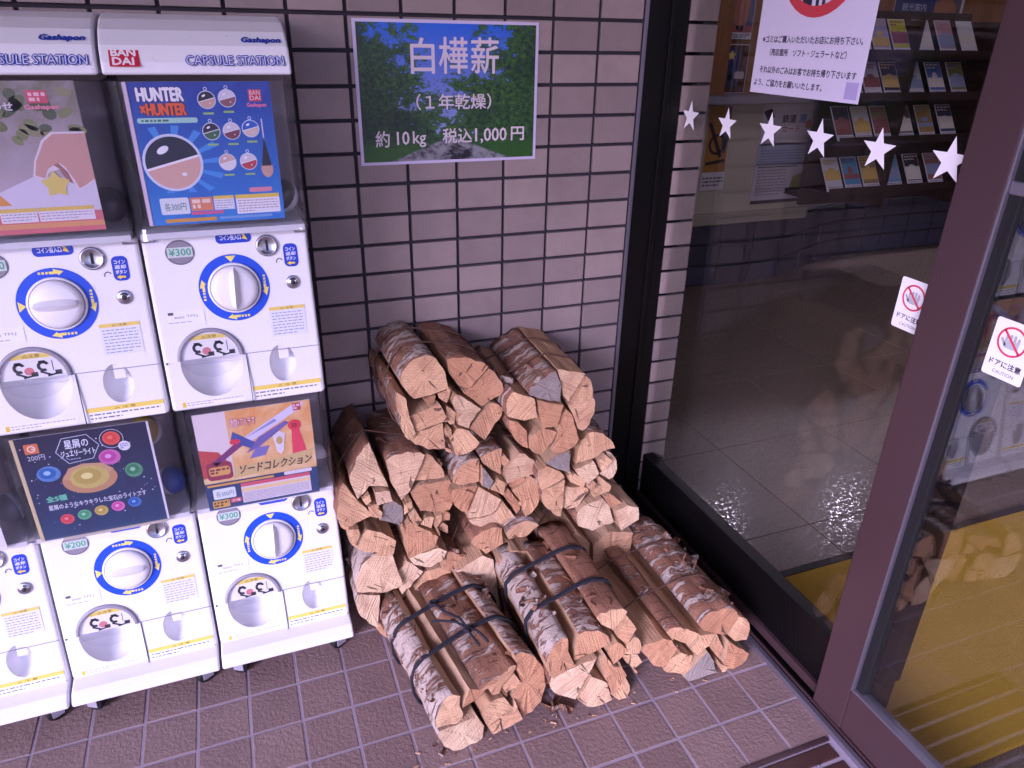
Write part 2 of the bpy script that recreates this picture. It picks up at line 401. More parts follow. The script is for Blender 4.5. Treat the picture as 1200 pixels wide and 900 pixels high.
wall = thing('tiled_wall', 'beige glazed tile wall with dark joints behind the firewood', 'wall', (0, 0, 0))
quick('wall_core', M_GROUT_D, (-5, .8226, .004, .24, -.05, 3.1), wall)
wt = MB(); wt.box(-PX / 2 + .0037, PX / 2 - .0037, -.004, .006, -PZ / 2 + .0037, PZ / 2 - .0037, M_WTILE, .0016); wt = wt.mesh('wall_tile')
rest = MB()
for k in range(-26, 6):
    for r in range(-27, 20):
        x, z = WX + PX * (k + .5), WZ - PZ * (r + .5)
        if r >= -4 and ((k >= -2) or (k >= -9 and z > 1.15)):
            o = link('wall_tile', wt, wall, (x, random.uniform(-.0004, .0004), z)); o.rotation_euler = (random.uniform(-.004, .004), 0, random.uniform(-.003, .003))
        else: rest.box(x - PX / 2 + .0037, x + PX / 2 - .0037, -.004, .006, z - PZ / 2 + .0037, z + PZ / 2 - .0037, M_WTILE)
tag(link('wall_tiles', rest, wall), kind='stuff')

canopy = link('canopy', MB().box(-9, 7, -4.3, .3, 3.1, 3.35, M_SOFFIT)); tag(canopy, kind='structure')
cw = MB(); cw.box(7, 7.2, -4.3, .3, 0, 3.1, M_CONC); tag(link('end_wall', cw), 'plain concrete end wall closing the porch on the right', 'wall')

# ---- lobby shell
lob = link('lobby_floor', MB().box(.99, 8.2, -3.8, 3.8, -.06, -.004, M_GROUT_B)); tag(lob, kind='structure')
LP = .4465; lx0, ly0 = 1.352 - LP, .164
for i in range(0, 16):
    for j in range(-8, 8):
        x0, y0 = lx0 + LP * i, ly0 + LP * j
        a = max(x0, 1.0)
        b = MB(); b.box(a + .0011, x0 + LP - .0011, y0 + .0011, y0 + LP - .0011, -.006, 0, M_LTILE, .0006)
        link('stone_tile', b, lob)
tag(link('lobby_ceiling', MB().box(.83, 8.2, -3.8, 3.8, 2.6, 3.09, M_SOFFIT)), kind='structure')
M_LWALL = plain('lobby_wall_paint', '4c3a30', .6, 0, .2, 10)
tag(quick('lobby_back_wall', M_LWALL, (.96, 8.2, 3.6, 3.8, 0, 2.6)), 'dark brown lobby wall behind the brochure rack', 'wall')
tag(quick('lobby_side_wall', M_LWALL, (8.0, 8.2, -3.8, 3.6, 0, 2.6)), 'dark lobby side wall far beyond the glass', 'wall')
tag(quick('lobby_front_wall', M_LWALL, (.96, 8.0, -3.8, -3.6, 0, 2.6)), 'lobby wall closing the room towards the street', 'wall')
tag(quick('facade_wall', M_CONC, (.90, 1.0, -3.6, -1.86, 0, 3.1)), 'plain facade wall beyond the sliding door', 'wall')
tag(quick('door_header', M_BRONZE_D, (.83, 1.0, -1.86, .0, 2.2, 3.1)), 'dark bronze header box above the sliding door', 'door header')
# tiled pier standing just inside the glass
pier = thing('tiled_pier', 'narrow beige tiled pier just inside the glass', 'wall', (0, 0, 0))
quick('pier_core', M_GROUT_D, (.985, 1.018, .006, 3.6, 0, 2.6), pier)
quick('pier_backing', M_GROUT_D, (.948, .985, .03, .3, 0, 2.6), pier)
pm = MB(); pm.box(-.038, .038, -.004, .004, -PZ / 2 + .0037, PZ / 2 - .0037, M_WTILE, .0016); pm = pm.mesh('wall_tile')
for r in range(-19, 20): link('wall_tile', pm, pier, (.9795, .002, WZ - PZ * (r + .5)))

# curved tiled dado at the back of the lobby
dado = thing('tiled_dado', 'low dark blue grey tiled dado below the cream board', 'wall', (2.2, 1.72, 0))
path = [(1.018, 1.76), (2.2, 1.73), (2.62, 1.70), (2.86, 1.74), (3.08, 1.82), (3.30, 1.92), (3.52, 1.98), (3.9, 2.0), (5.4, 2.0)]
core = MB()
cv, cf = [], []
for x, y in path: cv += [(x, y + .006, 0), (x, y + .006, .352), (x, 2.3, .352)]
for i in range(len(path) - 1):
    a = 3 * i; cf += [(a, a + 3, a + 4, a + 1), (a + 1, a + 4, a + 5, a + 2)]
core.add(cv, cf, M_GROUT_D); link('dado_core', core, dado, (-2.2, -1.72, 0))
seg = []
for (x0, y0), (x1, y1) in zip(path[1:-1], path[2:]):
    n = max(1, round(math.hypot(x1 - x0, y1 - y0) / .225))
    seg += [((x0 + (x1 - x0) * k / n, y0 + (y1 - y0) * k / n), (x0 + (x1 - x0) * (k + 1) / n, y0 + (y1 - y0) * (k + 1) / n)) for k in range(n)]
for (a, b) in seg:
    L_ = math.hypot(b[0] - a[0], b[1] - a[1]); an = math.atan2(b[1] - a[1], b[0] - a[0])
    for r in range(3):
        t = MB(); t.box(-L_ / 2 + .007, L_ / 2 - .007, -.005, .005, -.0515, .0515, M_DADO, .002)
        link('dado_tile', t, dado, ((a[0] + b[0]) / 2 - 2.2, (a[1] + b[1]) / 2 - 1.72, .0585 + .1175 * r), (0, 0, an))
mat_o = link('door_mat', MB().box(1.0, 2.75, -1.02, -.44, .0005, .010, M_MAT, .004)); tag(mat_o, 'yellow entrance mat on the lobby floor inside the sliding door', 'mat')
tag(mat_o)
link('mat_edge', MB().box(1.0, 2.75, -.455, -.432, .0005, .012, M_RUBBER, .003), mat_o)

# lobby ceiling lamps (the first pair give the glints on the stone floor, the rest are added fill)
C0 = Vector((-.0893, -1.5808, 1.2722))
lamps = []
for fx_, fy_, lb in ((1.096, -.215, 'behind the timber panel'), (1.492, -.262, 'at the far end of the lobby')):
    P = Vector((fx_, fy_, 0)); d = P - C0; t = 2.575 / (-d.z); lamps.append((fx_ + d.x * t, fy_ + d.y * t, lb))
lamps += [(2.3, .4, 'added as fill above the floor just inside the glass'), (2.4, -1.6, 'added as fill above the mat end of the lobby'), (3.9, -.4, 'added as fill in the middle of the lobby')]  # extra lamps added only to brighten the lobby
for lx, ly, lb in lamps:
    o = thing('ceiling_lamp', 'round lit ceiling lamp ' + lb, 'ceiling lamp', (lx, ly, 2.575), 0, 'lobby ceiling lamps')
    rl = .058 if 'timber' in lb or 'far' in lb else .145
    b = MB(); b.lathe_y([(rl + .015, -.02), (rl + .015, .020)], M_WHITE2); link('housing', b, o, (0, 0, 0), (-math.pi / 2, 0, 0))
    b = MB(); b.lathe_y([(rl, -.030), (rl, -.0225)], M_LAMP2 if 'timber' in lb or 'far' in lb else M_FILL_LAMP); link('diffuser', b, o, (0, 0, 0), (math.pi / 2, 0, 0))

# ================================================================== GLAZED DOOR
frame = thing('door_frame', 'dark bronze aluminium jamb where the tiled wall meets the glass', 'door frame', (.83, 0, 0))
quick('jamb', M_BRONZE_D, (.004, .112, .002, .03, 0, 2.2), frame, .003)
quick('jamb_rib', M_BRONZE_D, (.060, .075, -.006, .004, 0, 2.2), frame, .002)
quick('bead', M_ALU, (-.0065, .0035, -.003, .02, 0, 2.2), frame, .001)
trk = thing('door_track', 'bronze floor track along the foot of the glass', 'door track', (.90, 0, 0))
quick('track_base', M_BRONZE_D, (.0, .10, -1.86, .03, -.05, .004), trk)
quick('outer_lip', M_ALU, (-.004, .008, -1.86, .0, -.03, .010), trk, .002)
quick('guide_rail', M_BRONZE, (.012, .017, -1.86, .0, .0, .012), trk, .001)

fx = thing('fixed_glass_panel', 'fixed glass panel with white stars beside the firewood', 'glass panel', (.945, 0, 0))
quick('bottom_rail', M_BRONZE_D, (0, .035, -.905, .0, .012, .158), fx, .004)
quick('foot_rail', M_BRONZE, (-.012, .0, -.905, .0, .008, .03), fx, .002)
quick('meeting_stile', M_BRONZE_D, (0.004, .045, -.905, -.80, .158, 2.2), fx, .003)
quick('pane', M_GLASS, (.008, .014, -.80, .012, .158, 2.2), fx)
quick('top_rail', M_BRONZE_D, (0, .035, -.905, .0, 2.1, 2.2), fx, .004)
def star_pts(r, n=5, k=.40):
    return [((r if i % 2 == 0 else r * k) * math.sin(math.pi * i / n), (r if i % 2 == 0 else r * k) * math.cos(math.pi * i / n)) for i in range(2 * n)]
for y, z, r, ro in ((-.030, 1.101, .036, -6), (-.173, 1.099, .035, -5), (-.317, 1.102, .036, -6), (-.458, 1.103, .037, -5), (-.600, 1.103, .037, -5), (-.741, 1.106, .037, -6)):
    p = Print(); p.poly(star_pts(r), 'f7f3fb', 1); p.obj('star_decal', fx, (.0078, y, z), (0, 0, -math.pi / 2)).rotation_euler = Euler((0, math.radians(ro) * 0, -math.pi / 2))

leaf = thing('sliding_door', 'sliding glass door leaf with wide mauve bronze stile', 'door', (.915, -.79, 0))
quick('stile', M_BRONZE, (0, .026, -.077, 0, .012, 2.15), leaf, .003)
quick('edge_bead', M_ALU, (-.0015, .026, -.0815, -.0772, .122, 2.1), leaf, .001)
quick('gasket', M_RUBBER, (.006, .024, -.100, -.0817, .122, 2.1), leaf, .001)
quick('bottom_rail', M_BRONZE, (.0015, .0245, -1.0, -.0772, .012, .122), leaf, .003)
quick('rail_bead', M_ALU, (-.001, .024, -1.0, -.0817, .1222, .1275), leaf, .001)
quick('far_stile', M_BRONZE, (0, .026, -1.07, -1.0, .012, 2.15), leaf, .003)
quick('pane', M_GLASS2, (.0115, .0165, -1.0, -.0817, .1275, 2.1), leaf)
quick('middle_rail', M_ALU, (.0025, .010, -1.0, -.0817, 1.083, 1.101), leaf, .002)
quick('top_rail', M_BRONZE, (.0015, .0245, -1.0, -.0772, 2.1, 2.15), leaf, .003)

def caution(name, label, x, y, z, wd, h):
    o = link(name, None, None, (x, y, z), (0, 0, -math.pi / 2)); tag(o, label, 'sticker', 'caution stickers on the sliding door')
    p = Print(); p.rrect(0, wd, 0, h, .004, 'f4f1f8', 1); p.obj('backing', o)
    p = Print(); cx, cz, r = wd * .5, h * .66, wd * .36
    # hand outline
    for k, (dx, t) in enumerate(((-.011, .012), (-.005, .017), (.001, .017), (.007, .013))):
        p.rrect(cx + dx, cx + dx + .0042, cz - .002, cz + t * .62, .0018, 'aeb2ba', 2)
    p.rrect(cx - .011, cx + .011, cz - .011, cz + .002, .004, 'b9bcc4', 3)
    p.line(cx - .016, cz + .002, cx - .009, cz - .008, .004, 'aeb2ba', 3)
    p.ring(cx, cz, r * .86, r, 'd8435a', 4); p.line(cx - r * .66, cz + r * .66, cx + r * .66, cz - r * .66, r * .16, 'd8435a', 4)
    p.obj('no_touch_symbol', o)
    p = Print(); p.text('ドアに注意', wd * .12, wd * .9, h * .20, h * .31, '33323c', 2, .0003); p.text('CAUTION', wd * .26, wd * .78, h * .075, h * .135, '4c4b55', 2); p.obj('lettering', o)
    return o
caution('caution_sticker', 'white door caution sticker half hidden behind the mauve stile', .9527, -.712, .827, .062, .088)
caution('caution_sticker', 'white door caution sticker on the sliding leaf at the right edge', .9260, -.908, .828, .062, .088)

# paper notice on the fixed pane
no = link('paper_notice', None, None, (.9525, -.236, 1.17), (0, .0, -math.pi / 2)); tag(no, 'white paper notice with red prohibition ring taped to the glass', 'notice')
b = MB(); b.box(0, .298, -.0001, .0004, 0, .40, ink('d9d3ea')); link('sheet', b, no)
p = Print(); p.L = .0003
p.ring(.152, .243, .088, .107, 'c8404a', 3)
p.line(.09, .315, .215, .17, .018, 'c8404a', 3)
p.rect(.115, .140, .150, .20, '2b2a3c', 2); p.rect(.150, .158, .15, .20, '2b2a3c', 2); p.rect(.166, .174, .15, .20, '2b2a3c', 2)
p.text('※ゴミはご購入いただいたお店にお持ち下さい。', .018, .282, .093, .106, '3d3a50', 2, .0003)
p.text('（売店箇所　ソフト・ジェラートなど）', .045, .25, .070, .083, '3d3a50', 2, .0003)
p.text('それ以外のごみはお客でお持ち帰り下さいます', .022, .282, .038, .051, '3d3a50', 2, .0003)
p.text('よう、ご協力をお願いいたします。', .010, .205, .014, .027, '3d3a50', 2, .0003)
p.rect(.262, .292, .006, .034, 'b3a6d6', 1)
p.obj('lettering', no)

# entrance grating at the lower right
gr = thing('floor_grating', 'brown slatted drain grating at the edge of the tiles by the door', 'grating', (.48, -.868, 0))
quick('pit', M_RUBBER, (0, .40, -.54, 0, -.055, -.04), gr)
quick('grate_edge', M_BRONZE, (0, .405, -.008, .0, -.03, .003), gr)
for k in range(12):
    y = -.012 - k * .040
    s_ = quick('slat', M_GRATE, (0, .40, y - .032, y, -.02, .001), gr, .003)
    for x in (.045, .12, .195, .27, .345):
        b = MB(); b.lathe_y([(.0034, 0), (.003, .0018), (.0012, .0024)], M_ALU, 10); link('screw', b, s_, (x + (.03 if k % 2 else 0), y - .034 + (.016 if 0 else .0), .0012), (math.pi / 2, 0, 0))

# ================================================================== CAPSULE MACHINES
CASE_W, UNIT_W = .1385, .1385
def boolean_cut(me, cutters):
    o = bpy.data.objects.new('tmp', me); COL.objects.link(o); extra = []
    for c in cutters:
        q = bpy.data.objects.new('cut', c); COL.objects.link(q); extra.append(q)
        md = o.modifiers.new('b', 'BOOLEAN'); md.operation = 'DIFFERENCE'; md.solver = 'EXACT'; md.object = q
    r = bpy.data.meshes.new_from_object(o.evaluated_get(bpy.context.evaluated_depsgraph_get()))
    for q in extra + [o]: bpy.data.objects.remove(q)
    return r
def ellipsoid(c, r, mat):
    b = MB(); bm = bmesh.new(); bmesh.ops.create_uvsphere(bm, u_segments=36, v_segments=20, radius=1)
    for v in bm.verts: v.co = Vector((c[0] + v.co.x * r[0], c[1] + v.co.y * r[1], c[2] + v.co.z * r[2]))
    b.bm(bm, mat, True); return b.mesh('cut')
PROF = {'upper': [(-.205, 0), (-.240, -.222), (-.250, -.318)], 'lower': [(-.207, 0), (-.252, -.222), (-.270, -.316)]}
def face(kind, z):
    p = PROF[kind]
    for (y0, z0), (y1, z1) in zip(p, p[1:]):
        if z >= z1 or (y1, z1) == p[-1]:
            t = (z - z0) / (z1 - z0); return y0 + (y1 - y0) * t, -math.atan2(y0 - y1, z0 - z1)
PANEL = {}
for kd in PROF:
    b = MB(); b.prism_x(PROF[kd] + [(-.03, PROF[kd][-1][1]), (-.03, 0)], -UNIT_W, UNIT_W, M_WHITE, .006)
    me = b.mesh('panel')
    y1, _ = face(kd, -.232); y2, _ = face(kd, -.249)
    PANEL[kd] = boolean_cut(me, [ellipsoid((-.0575, y1 + .004, -.232), (.054, .062, .066), M_WHITE2), ellipsoid((.066, y2 + .004, -.249), (.0245, .034, .037), M_WHITE2)])
CACHE = {}
def shared(key, fn):
    if key not in CACHE: CACHE[key] = fn()
    return CACHE[key]

def f_lcd(price):
    p = Print(); p.ell(0, 0, .0235, .021, '8d8794', 1); p.ring(0, 0, .0195, .0215, '6b6672', 2, sx=1.1)
    p.rect(-.0205, .0205, -.0085, .009, 'c9d2cf', 3); p.text(price, -.0175, .018, -.0055, .0068, '43a583', 4, .0003); return p.raw('price_display')
def f_coin():
    b = MB(); b.lathe_y([(.0195, .001), (.0195, -.003), (.0165, -.005), (.015, -.0035), (.004, -.003)], M_CHROME, 28)
    b.box(-.002, .002, -.0056, -.003, -.0085, .0085, M_RUBBER); return b.mesh('coin_slot')
def f_coinlabel():
    p = Print(); p.rrect(-.03, .03, -.0105, .0085, .008, '2440c4', 1); p.text('コイン投入口', -.0225, .0125, -.005, .0042, 'eef0ff', 2, .0002)
    p.poly([(.014, -.003), (.019, .004), (.0235, -.006)], 'f2d23a', 2); p.poly([(.0145, .0045), (.018, .0045), (.0205, -.001), (.017, -.001)], 'f2d23a', 2); return p.raw('coin_label')
def f_btnlabel():
    p = Print(); p.rrect(-.0125, .0125, -.021, .021, .0085, '2440c4', 1)
    for t, z in (('コイン', .008), ('返却', -.0005), ('ボタン', -.009)): p.text(t, -.0085, .0085, z, z + .0065, 'eef0ff', 2, .0002)
    p.poly([(-.008, -.0145), (-.002, -.0105), (-.002, -.0185)], 'f2d23a', 2); p.rect(-.002, .006, -.0162, -.0128, 'f2d23a', 2)
    p.ring(-.021, -.010, .0045, .0062, '55535c', 1, 14, 20, 200); return p.raw('button_label')
def f_btn():
    b = MB(); b.lathe_y([(.0125, .001), (.0125, -.002), (.0105, -.004), (.009, -.003), (.0075, -.006), (.003, -.0068)], M_CHROME, 24); b.lathe_y([(.0045, -.0062), (.004, -.0075)], M_DARKP, 16); return b.mesh('return_button')
def f_dialring():
    p = Print(); p.ell(0, 0, .0605, .0605, '2450d8', 1, 56)
    for q in range(4):
        a = math.pi / 2 * q
        def rt_(x, z): return (x * math.cos(a) - z * math.sin(a), x * math.sin(a) + z * math.cos(a))
        if q == 0: p.poly([rt_(-.009, .0575), rt_(0, .0465), rt_(.009, .0575)], 'f3e06a', 2)
        else:
            for k in range(3): p.poly([rt_(-.019 + .0055 * k, .0505), rt_(-.0155 + .0055 * k, .0505), rt_(-.0155 + .0055 * k, .0545), rt_(-.019 + .0055 * k, .0545)], 'f3e06a', 2)
            p.rect(0, 0, 0, 0, 'f3e06a', 2) if 0 else p.poly([rt_(-.003, .050), rt_(.010, .050), rt_(.010, .047), rt_(.019, .0535), rt_(.004, .0585), rt_(.004, .0545), rt_(-.003, .0545)], 'f3e06a', 2)
    return p.raw('dial')
def f_bezel():
    b = MB(); b.lathe_y([(.0455, .0), (.0455, -.004), (.044, -.006), (.0415, -.006)], M_WHITE, 48); b.lathe_y([(.0425, -.003), (.042, -.0068), (.041, -.0068)], M_GREYP, 48); return b.mesh('bezel')
def f_knob():
    b = MB(); b.lathe_y([(.0405, -.004), (.040, -.009), (.037, -.0135), (.030, -.016), (.004, -.018)], M_WHITE, 48)
    # grip rib across the knob
    bm = bmesh.new(); n = 12; top, bot = [], []
    for k in range(n + 1):
        t = -1 + 2 * k / n; wz = .0375 * t; hw = .012 * math.sqrt(max(0, 1 - t * t)) + .0012
        bot.append((bm.verts.new((-hw, -.013, wz)), bm.verts.new((hw, -.013, wz)))); hh = -.0165 - .013 * math.sqrt(max(0, 1 - t ** 4)); top.append(bm.verts.new((0, hh, wz)))
    for k in range(n):
        bm.faces.new((bot[k][0], bot[k + 1][0], top[k + 1], top[k])); bm.faces.new((bot[k + 1][1], bot[k][1], top[k], top[k + 1])); bm.faces.new((bot[k][0], bot[k][1], bot[k + 1][1], bot[k + 1][0]))
    b.bm(bm, M_WHITE); return b.mesh('knob')
def f_sticker():
    p = Print(); p.rect(0, .064, -.056, .0, 'e6e6f3', 1); p.rect(0, .064, -.0065, .0, 'e8cf63', 2); p.text('△ 注意', .02, .044, -.0055, -.001, '6a5a20', 3)
    p.fineprint(.004, .06, -.054, -.009, 8, '8d94bc', 2, 3, .3); return p.raw('warning_sticker')
def f_maker():
    p = Print(); p.rect(0, .062, -.026, 0, 'f2f1f5', 1); p.rect(.002, .011, -.007, -.002, '55555c', 2); p.text('BANDAI', .012, .028, -.014, -.010, '7a7a86', 2); p.text('TM.J', .032, .05, -.014, -.0085, '7a7a86', 2); p.fineprint(.001, .058, -.024, -.018, 1, 'b4b4c0', 2, 5, .3); return p.raw('maker_label')
def f_bottomlabel():
    p = Print(); p.rect(0, .126, -.028, 0, 'f4f2f7', 1); p.rect(0, .126, -.0085, 0, 'ecd35c', 2); p.text('△ 注 意', .045, .08, -.0068, -.0018, '5d4e1c', 3); p.fineprint(.004, .12, -.024, -.010, 2, '6c6a78', 2, 8, .35); return p.raw('bottom_label')
def f_tinylabel():
    p = Print(); p.rect(0, .112, -.012, 0, 'f4f2f7', 1); p.rect(.001, .007, -.011, -.001, 'e4c23a', 2); p.fineprint(.009, .108, -.0105, -.001, 2, 'a69cae', 2, 9, .35); return p.raw('small_print_label')
def half(r, z0, n=24, sx=1.0):
    return [(r * sx * math.cos(math.pi * k / n), z0 + r * math.sin(math.pi * k / n)) for k in range(n + 1)]
def f_flap():
    b = MB(); n = 24; pts = half(.0505, 0, n, 1.02) + [(-.046, -.014), (-.03, -.028), (0, -.036), (.03, -.028), (.046, -.014)]
    m = len(pts); vs = [(x, -.004, z) for x, z in pts] + [(x, -.002, z) for x, z in pts]
    b.add(vs, [tuple(range(m)), tuple(range(m, 2 * m))[::-1]] + [(i, (i + 1) % m, m + (i + 1) % m, m + i) for i in range(m)], M_CLEAR)
    b.box(-.051, .051, -.014, -.004, -.007, -.001, M_CLEAR, .001); return b.mesh('outlet_flap')
def f_picto():
    p = Print(); p.poly(half(.047, .001, 24, 1.02), 'f3f1f6', 1); p.poly([(x * .66, .036 + (z - .001) * .2) for x, z in half(.047, .001, 24, 1.02)], 'ecd35c', 2)
    p.text('△注意', -.012, .014, .0375, .0435, '5d4e1c', 3)
    for cx, col in ((-.020, 1), (.016, 0)):
        p.ring(cx, .021, .0045, .0095, '25232b', 3, 20, 20, 300); p.rect(cx - .006, cx + .004, .026, .031, '25232b', 3)
        p.line(cx - .006, .012, cx + .010, .004, .0035, '25232b', 3); p.line(cx + .004, .003, cx + .020, .006, .003, '25232b', 3); p.rect(cx + .016, cx + .026, .004, .012, '25232b', 3)
    p.ell(-.006, .014, .0075, .007, 'd77f86', 2); p.line(.03, .03, .03, .012, .0012, '25232b', 3); return p.raw('outlet_pictogram')
def f_arch():
    b = MB(); n = 24; vs, fs = [], []
    for r, y in ((.0495, -.0015), (.0495, -.0045), (.0555, -.0035), (.0565, .0005)):
        for k in range(n + 1):
            a = math.pi * (k / n) ; vs.append((r * 1.02 * math.cos(a), y, r * math.sin(a)))
    for j in range(3):
        for k in range(n): a = j * (n + 1) + k; fs.append((a, a + 1, a + n + 2, a + n + 1))
    b.add(vs, fs, M_GREYP, True); return b.mesh('outlet_rim')
def f_tab():
    b = MB(); b.box(-.009, .009, -.006, .004, -.017, .015, M_WHITE, .0015); return b.mesh('return_tab')
def f_seam():
    b = MB(); b.box(-.0006, .0006, -.0012, .0012, -.098, .0, M_DARKP); return b.mesh('seam')
def f_seamh():
    b = MB(); b.box(-.0005, .138, -.0009, .0012, -.0006, .0006, M_GREYP); return b.mesh('panel_seam')
def f_lock():
    b = MB(); b.lathe_y([(.0017, .001), (.0017, -.0016)], M_DARKP, 10); return b.mesh('lock_pin')

def curved_case(z1):
    """clear three-sided display case, thin moulded wall"""
    def loop(hw, yf, r):
        p = [(-hw, -.06)]
        for k in range(7): a = math.pi + math.pi / 2 * k / 6; p.append((-hw + r + r * math.cos(a), yf + r + r * math.sin(a)))
        for k in range(7): a = 1.5 * math.pi + math.pi / 2 * k / 6; p.append((hw - r + r * math.cos(a), yf + r + r * math.sin(a)))
        return p + [(hw, -.06)]
    b = MB(); vs, fs = [], []
    o, i = loop(CASE_W, -.2535, .022), loop(CASE_W - .0025, -.251, .0195); n = len(o)
    # slight flare: the foot of the case stands a little proud
    rows = [(o, 0.0, -.012), (o, .018, -.006), (o, z1, .0), (i, z1, .0), (i, .018, -.006), (i, 0.0, -.012)]
    for lp, z, dy in rows: vs += [(x, y + (dy if y < -.2 else 0), z) for x, y in lp]
    for j in range(5):
        for k in range(n - 1): a = j * n + k; fs.append((a, a + 1, a + n + 1, a + n))
    b.add(vs, fs, M_CLEAR, False); return b.mesh('display_case')

# ---- display cards (flat print). Franchise figures are left out; plain shapes keep the colours.
def gradient_card(name, top, bot, spots):
    k = ('card', name)
    if k not in MATS:
        g = N(name); tc = g.n('TexCoord'); sp = g.n('SeparateXYZ'); g.put(sp.inputs[0], tc.outputs['Generated'])
        v = g.noise(tc.outputs['Generated'], 4, 4, .6, .5)
        base = g.mix(sp.outputs['Z'], lin(bot), lin(top)); base = g.mix(g.ramp(v, [(.45, 0.0), (.75, .7)]), base, lin(spots)); MATS[k] = g.done(base, .35)
    return MATS[k]
def card_blue(p):
    W, H = .211, .222
    p.rect(0, W, 0, H, '', 1, gradient_card('blue_card', '1a2f9a', '3b84d8', '2a5fc0'))
    p.rect(-.006, .001, .0, H, 'd8c3d8', 1)
    p.text('HUNTER', .012, .078, .194, .213, '3a2a62', 3, .0022); p.text('HUNTER', .012, .078, .194, .213, 'f6f2fa', 4, .0011); p.text('×HUNTER', .014, .079, .173, .190, '4a1d20', 3, .0022); p.text('×HUNTER', .014, .079, .173, .190, 'e8602a', 4, .0010)
    p.rrect(.006, .094, .161, .169, .003, 'a9d9cf', 2); p.fineprint(.012, .09, .162, .168, 1, '3d7a5c', 3, 4)
    # prize balls in place of the printed figures
    for k in range(14):
        a0, a1 = math.radians(k * 25.7), math.radians(k * 25.7 + 9); p.poly([(.047, .098), (.047 + .078 * math.cos(a0), max(.052, .098 + .060 * math.sin(a0))), (.047 + .078 * math.cos(a1), max(.052, .098 + .060 * math.sin(a1)))] if .047 + .078 * math.cos(a0) > .001 and .047 + .078 * math.cos(a1) > .001 else [(.047, .098), (.05, .1), (.05, .099)], '4a92e4', 2)
    def ball(cx, cz, rr, a, c, L0):
        p.ell(cx, cz, rr * 1.1, rr * 1.1, 'd4dcf4', L0); p.ell(cx, cz, rr, rr, a, L0 + 1, 32, 0, 180, .25); p.ell(cx, cz, rr, rr, c, L0 + 1, 32, 180, 360, .25)
        p.line(cx - rr * .97, cz - rr * .25, cx + rr * .97, cz + rr * .25, rr * .09, 'f0eef6', L0 + 2); p.ell(cx - rr * .3, cz + rr * .5, rr * .24, rr * .13, 'f4f2fa', L0 + 3, 14, rot=.5); p.ell(cx + rr * .35, cz - rr * .45, rr * .10, rr * .07, 'f4f2fa', L0 + 3, 10)
    ball(.047, .100, .041, '1b2038', 'd9ac9e', 3)
    for cx, cz, a, c in ((.112, .195, '241f36', 'd2a99c'), (.143, .197, 'd9d5e2', '8a5a62'), (.112, .147, '262338', '3b6a4a'), (.143, .147, 'd6d2de', '7a3a46'), (.173, .150, '2d5fc8', 'd8c4bb'), (.130, .098, 'd3b3a6', 'e6e2e8'), (.163, .098, 'd6d0dc', 'b8424e')):
        ball(cx, cz, .0125, a, c, 3); p.ring(cx, cz + .0165, .0018, .0028, 'd9dcf0', 3, 12)
        p.rect(cx - .008, cx + .008, cz - .022, cz - .019, '9fc36a', 3)
    p.rect(.1905, .1925, .125, .165, 'd9d5e2', 2); p.ell(.1915, .085, .0095, .014, 'c9a090', 3); p.poly([(.1835, .09), (.1915, .137), (.1995, .09)], '1c1a30', 4)
    p.rect(.176, .196, .192, .210, 'cf3a4a', 2); p.text('BAN', .178, .194, .202, .2085, 'f2dfe6', 3); p.text('DAI', .178, .194, .194, .2005, 'f2dfe6', 3); p.text('Gashapon', .172, .202, .182, .1895, 'e67aa0', 3, .0004)
    p.rrect(.016, .060, .017, .044, .003, 'dfe6ee', 2); p.text('各300円', .022, .055, .023, .036, '3d6f6a', 3); p.fineprint(.024, .05, .037, .041, 1, '8aa', 3) if 0 else None
    p.rrect(.062, .097, .021, .043, .002, 'dd8a62', 2); p.fineprint(.065, .094, .024, .041, 2, 'f4d9c8', 3, 2, .75); p.rect(.062, .112, .0145, .0195, 'd35f88', 2)
    p.rect(.099, .131, .021, .044, 'e6e4ee', 2); p.rect(.099, .131, .039, .044, 'e2c443', 3); p.fineprint(.101, .129, .022, .038, 4, '9ca0c0', 3, 3, .35)
    p.rect(.134, .205, .012, .044, 'eceaf2', 2); p.rect(.134, .205, .0375, .044, 'e2c443', 3); p.fineprint(.137, .202, .014, .036, 5, 'b39aa8', 3, 6, .35)
    p.rrect(.158, .195, .0475, .055, .002, 'd98aa0', 2); p.rrect(.02, .10, .0035, .0095, .002, 'd29a3c', 2); p.rect(.105, .19, .005, .009, '7aa2da', 2)
    return W, H
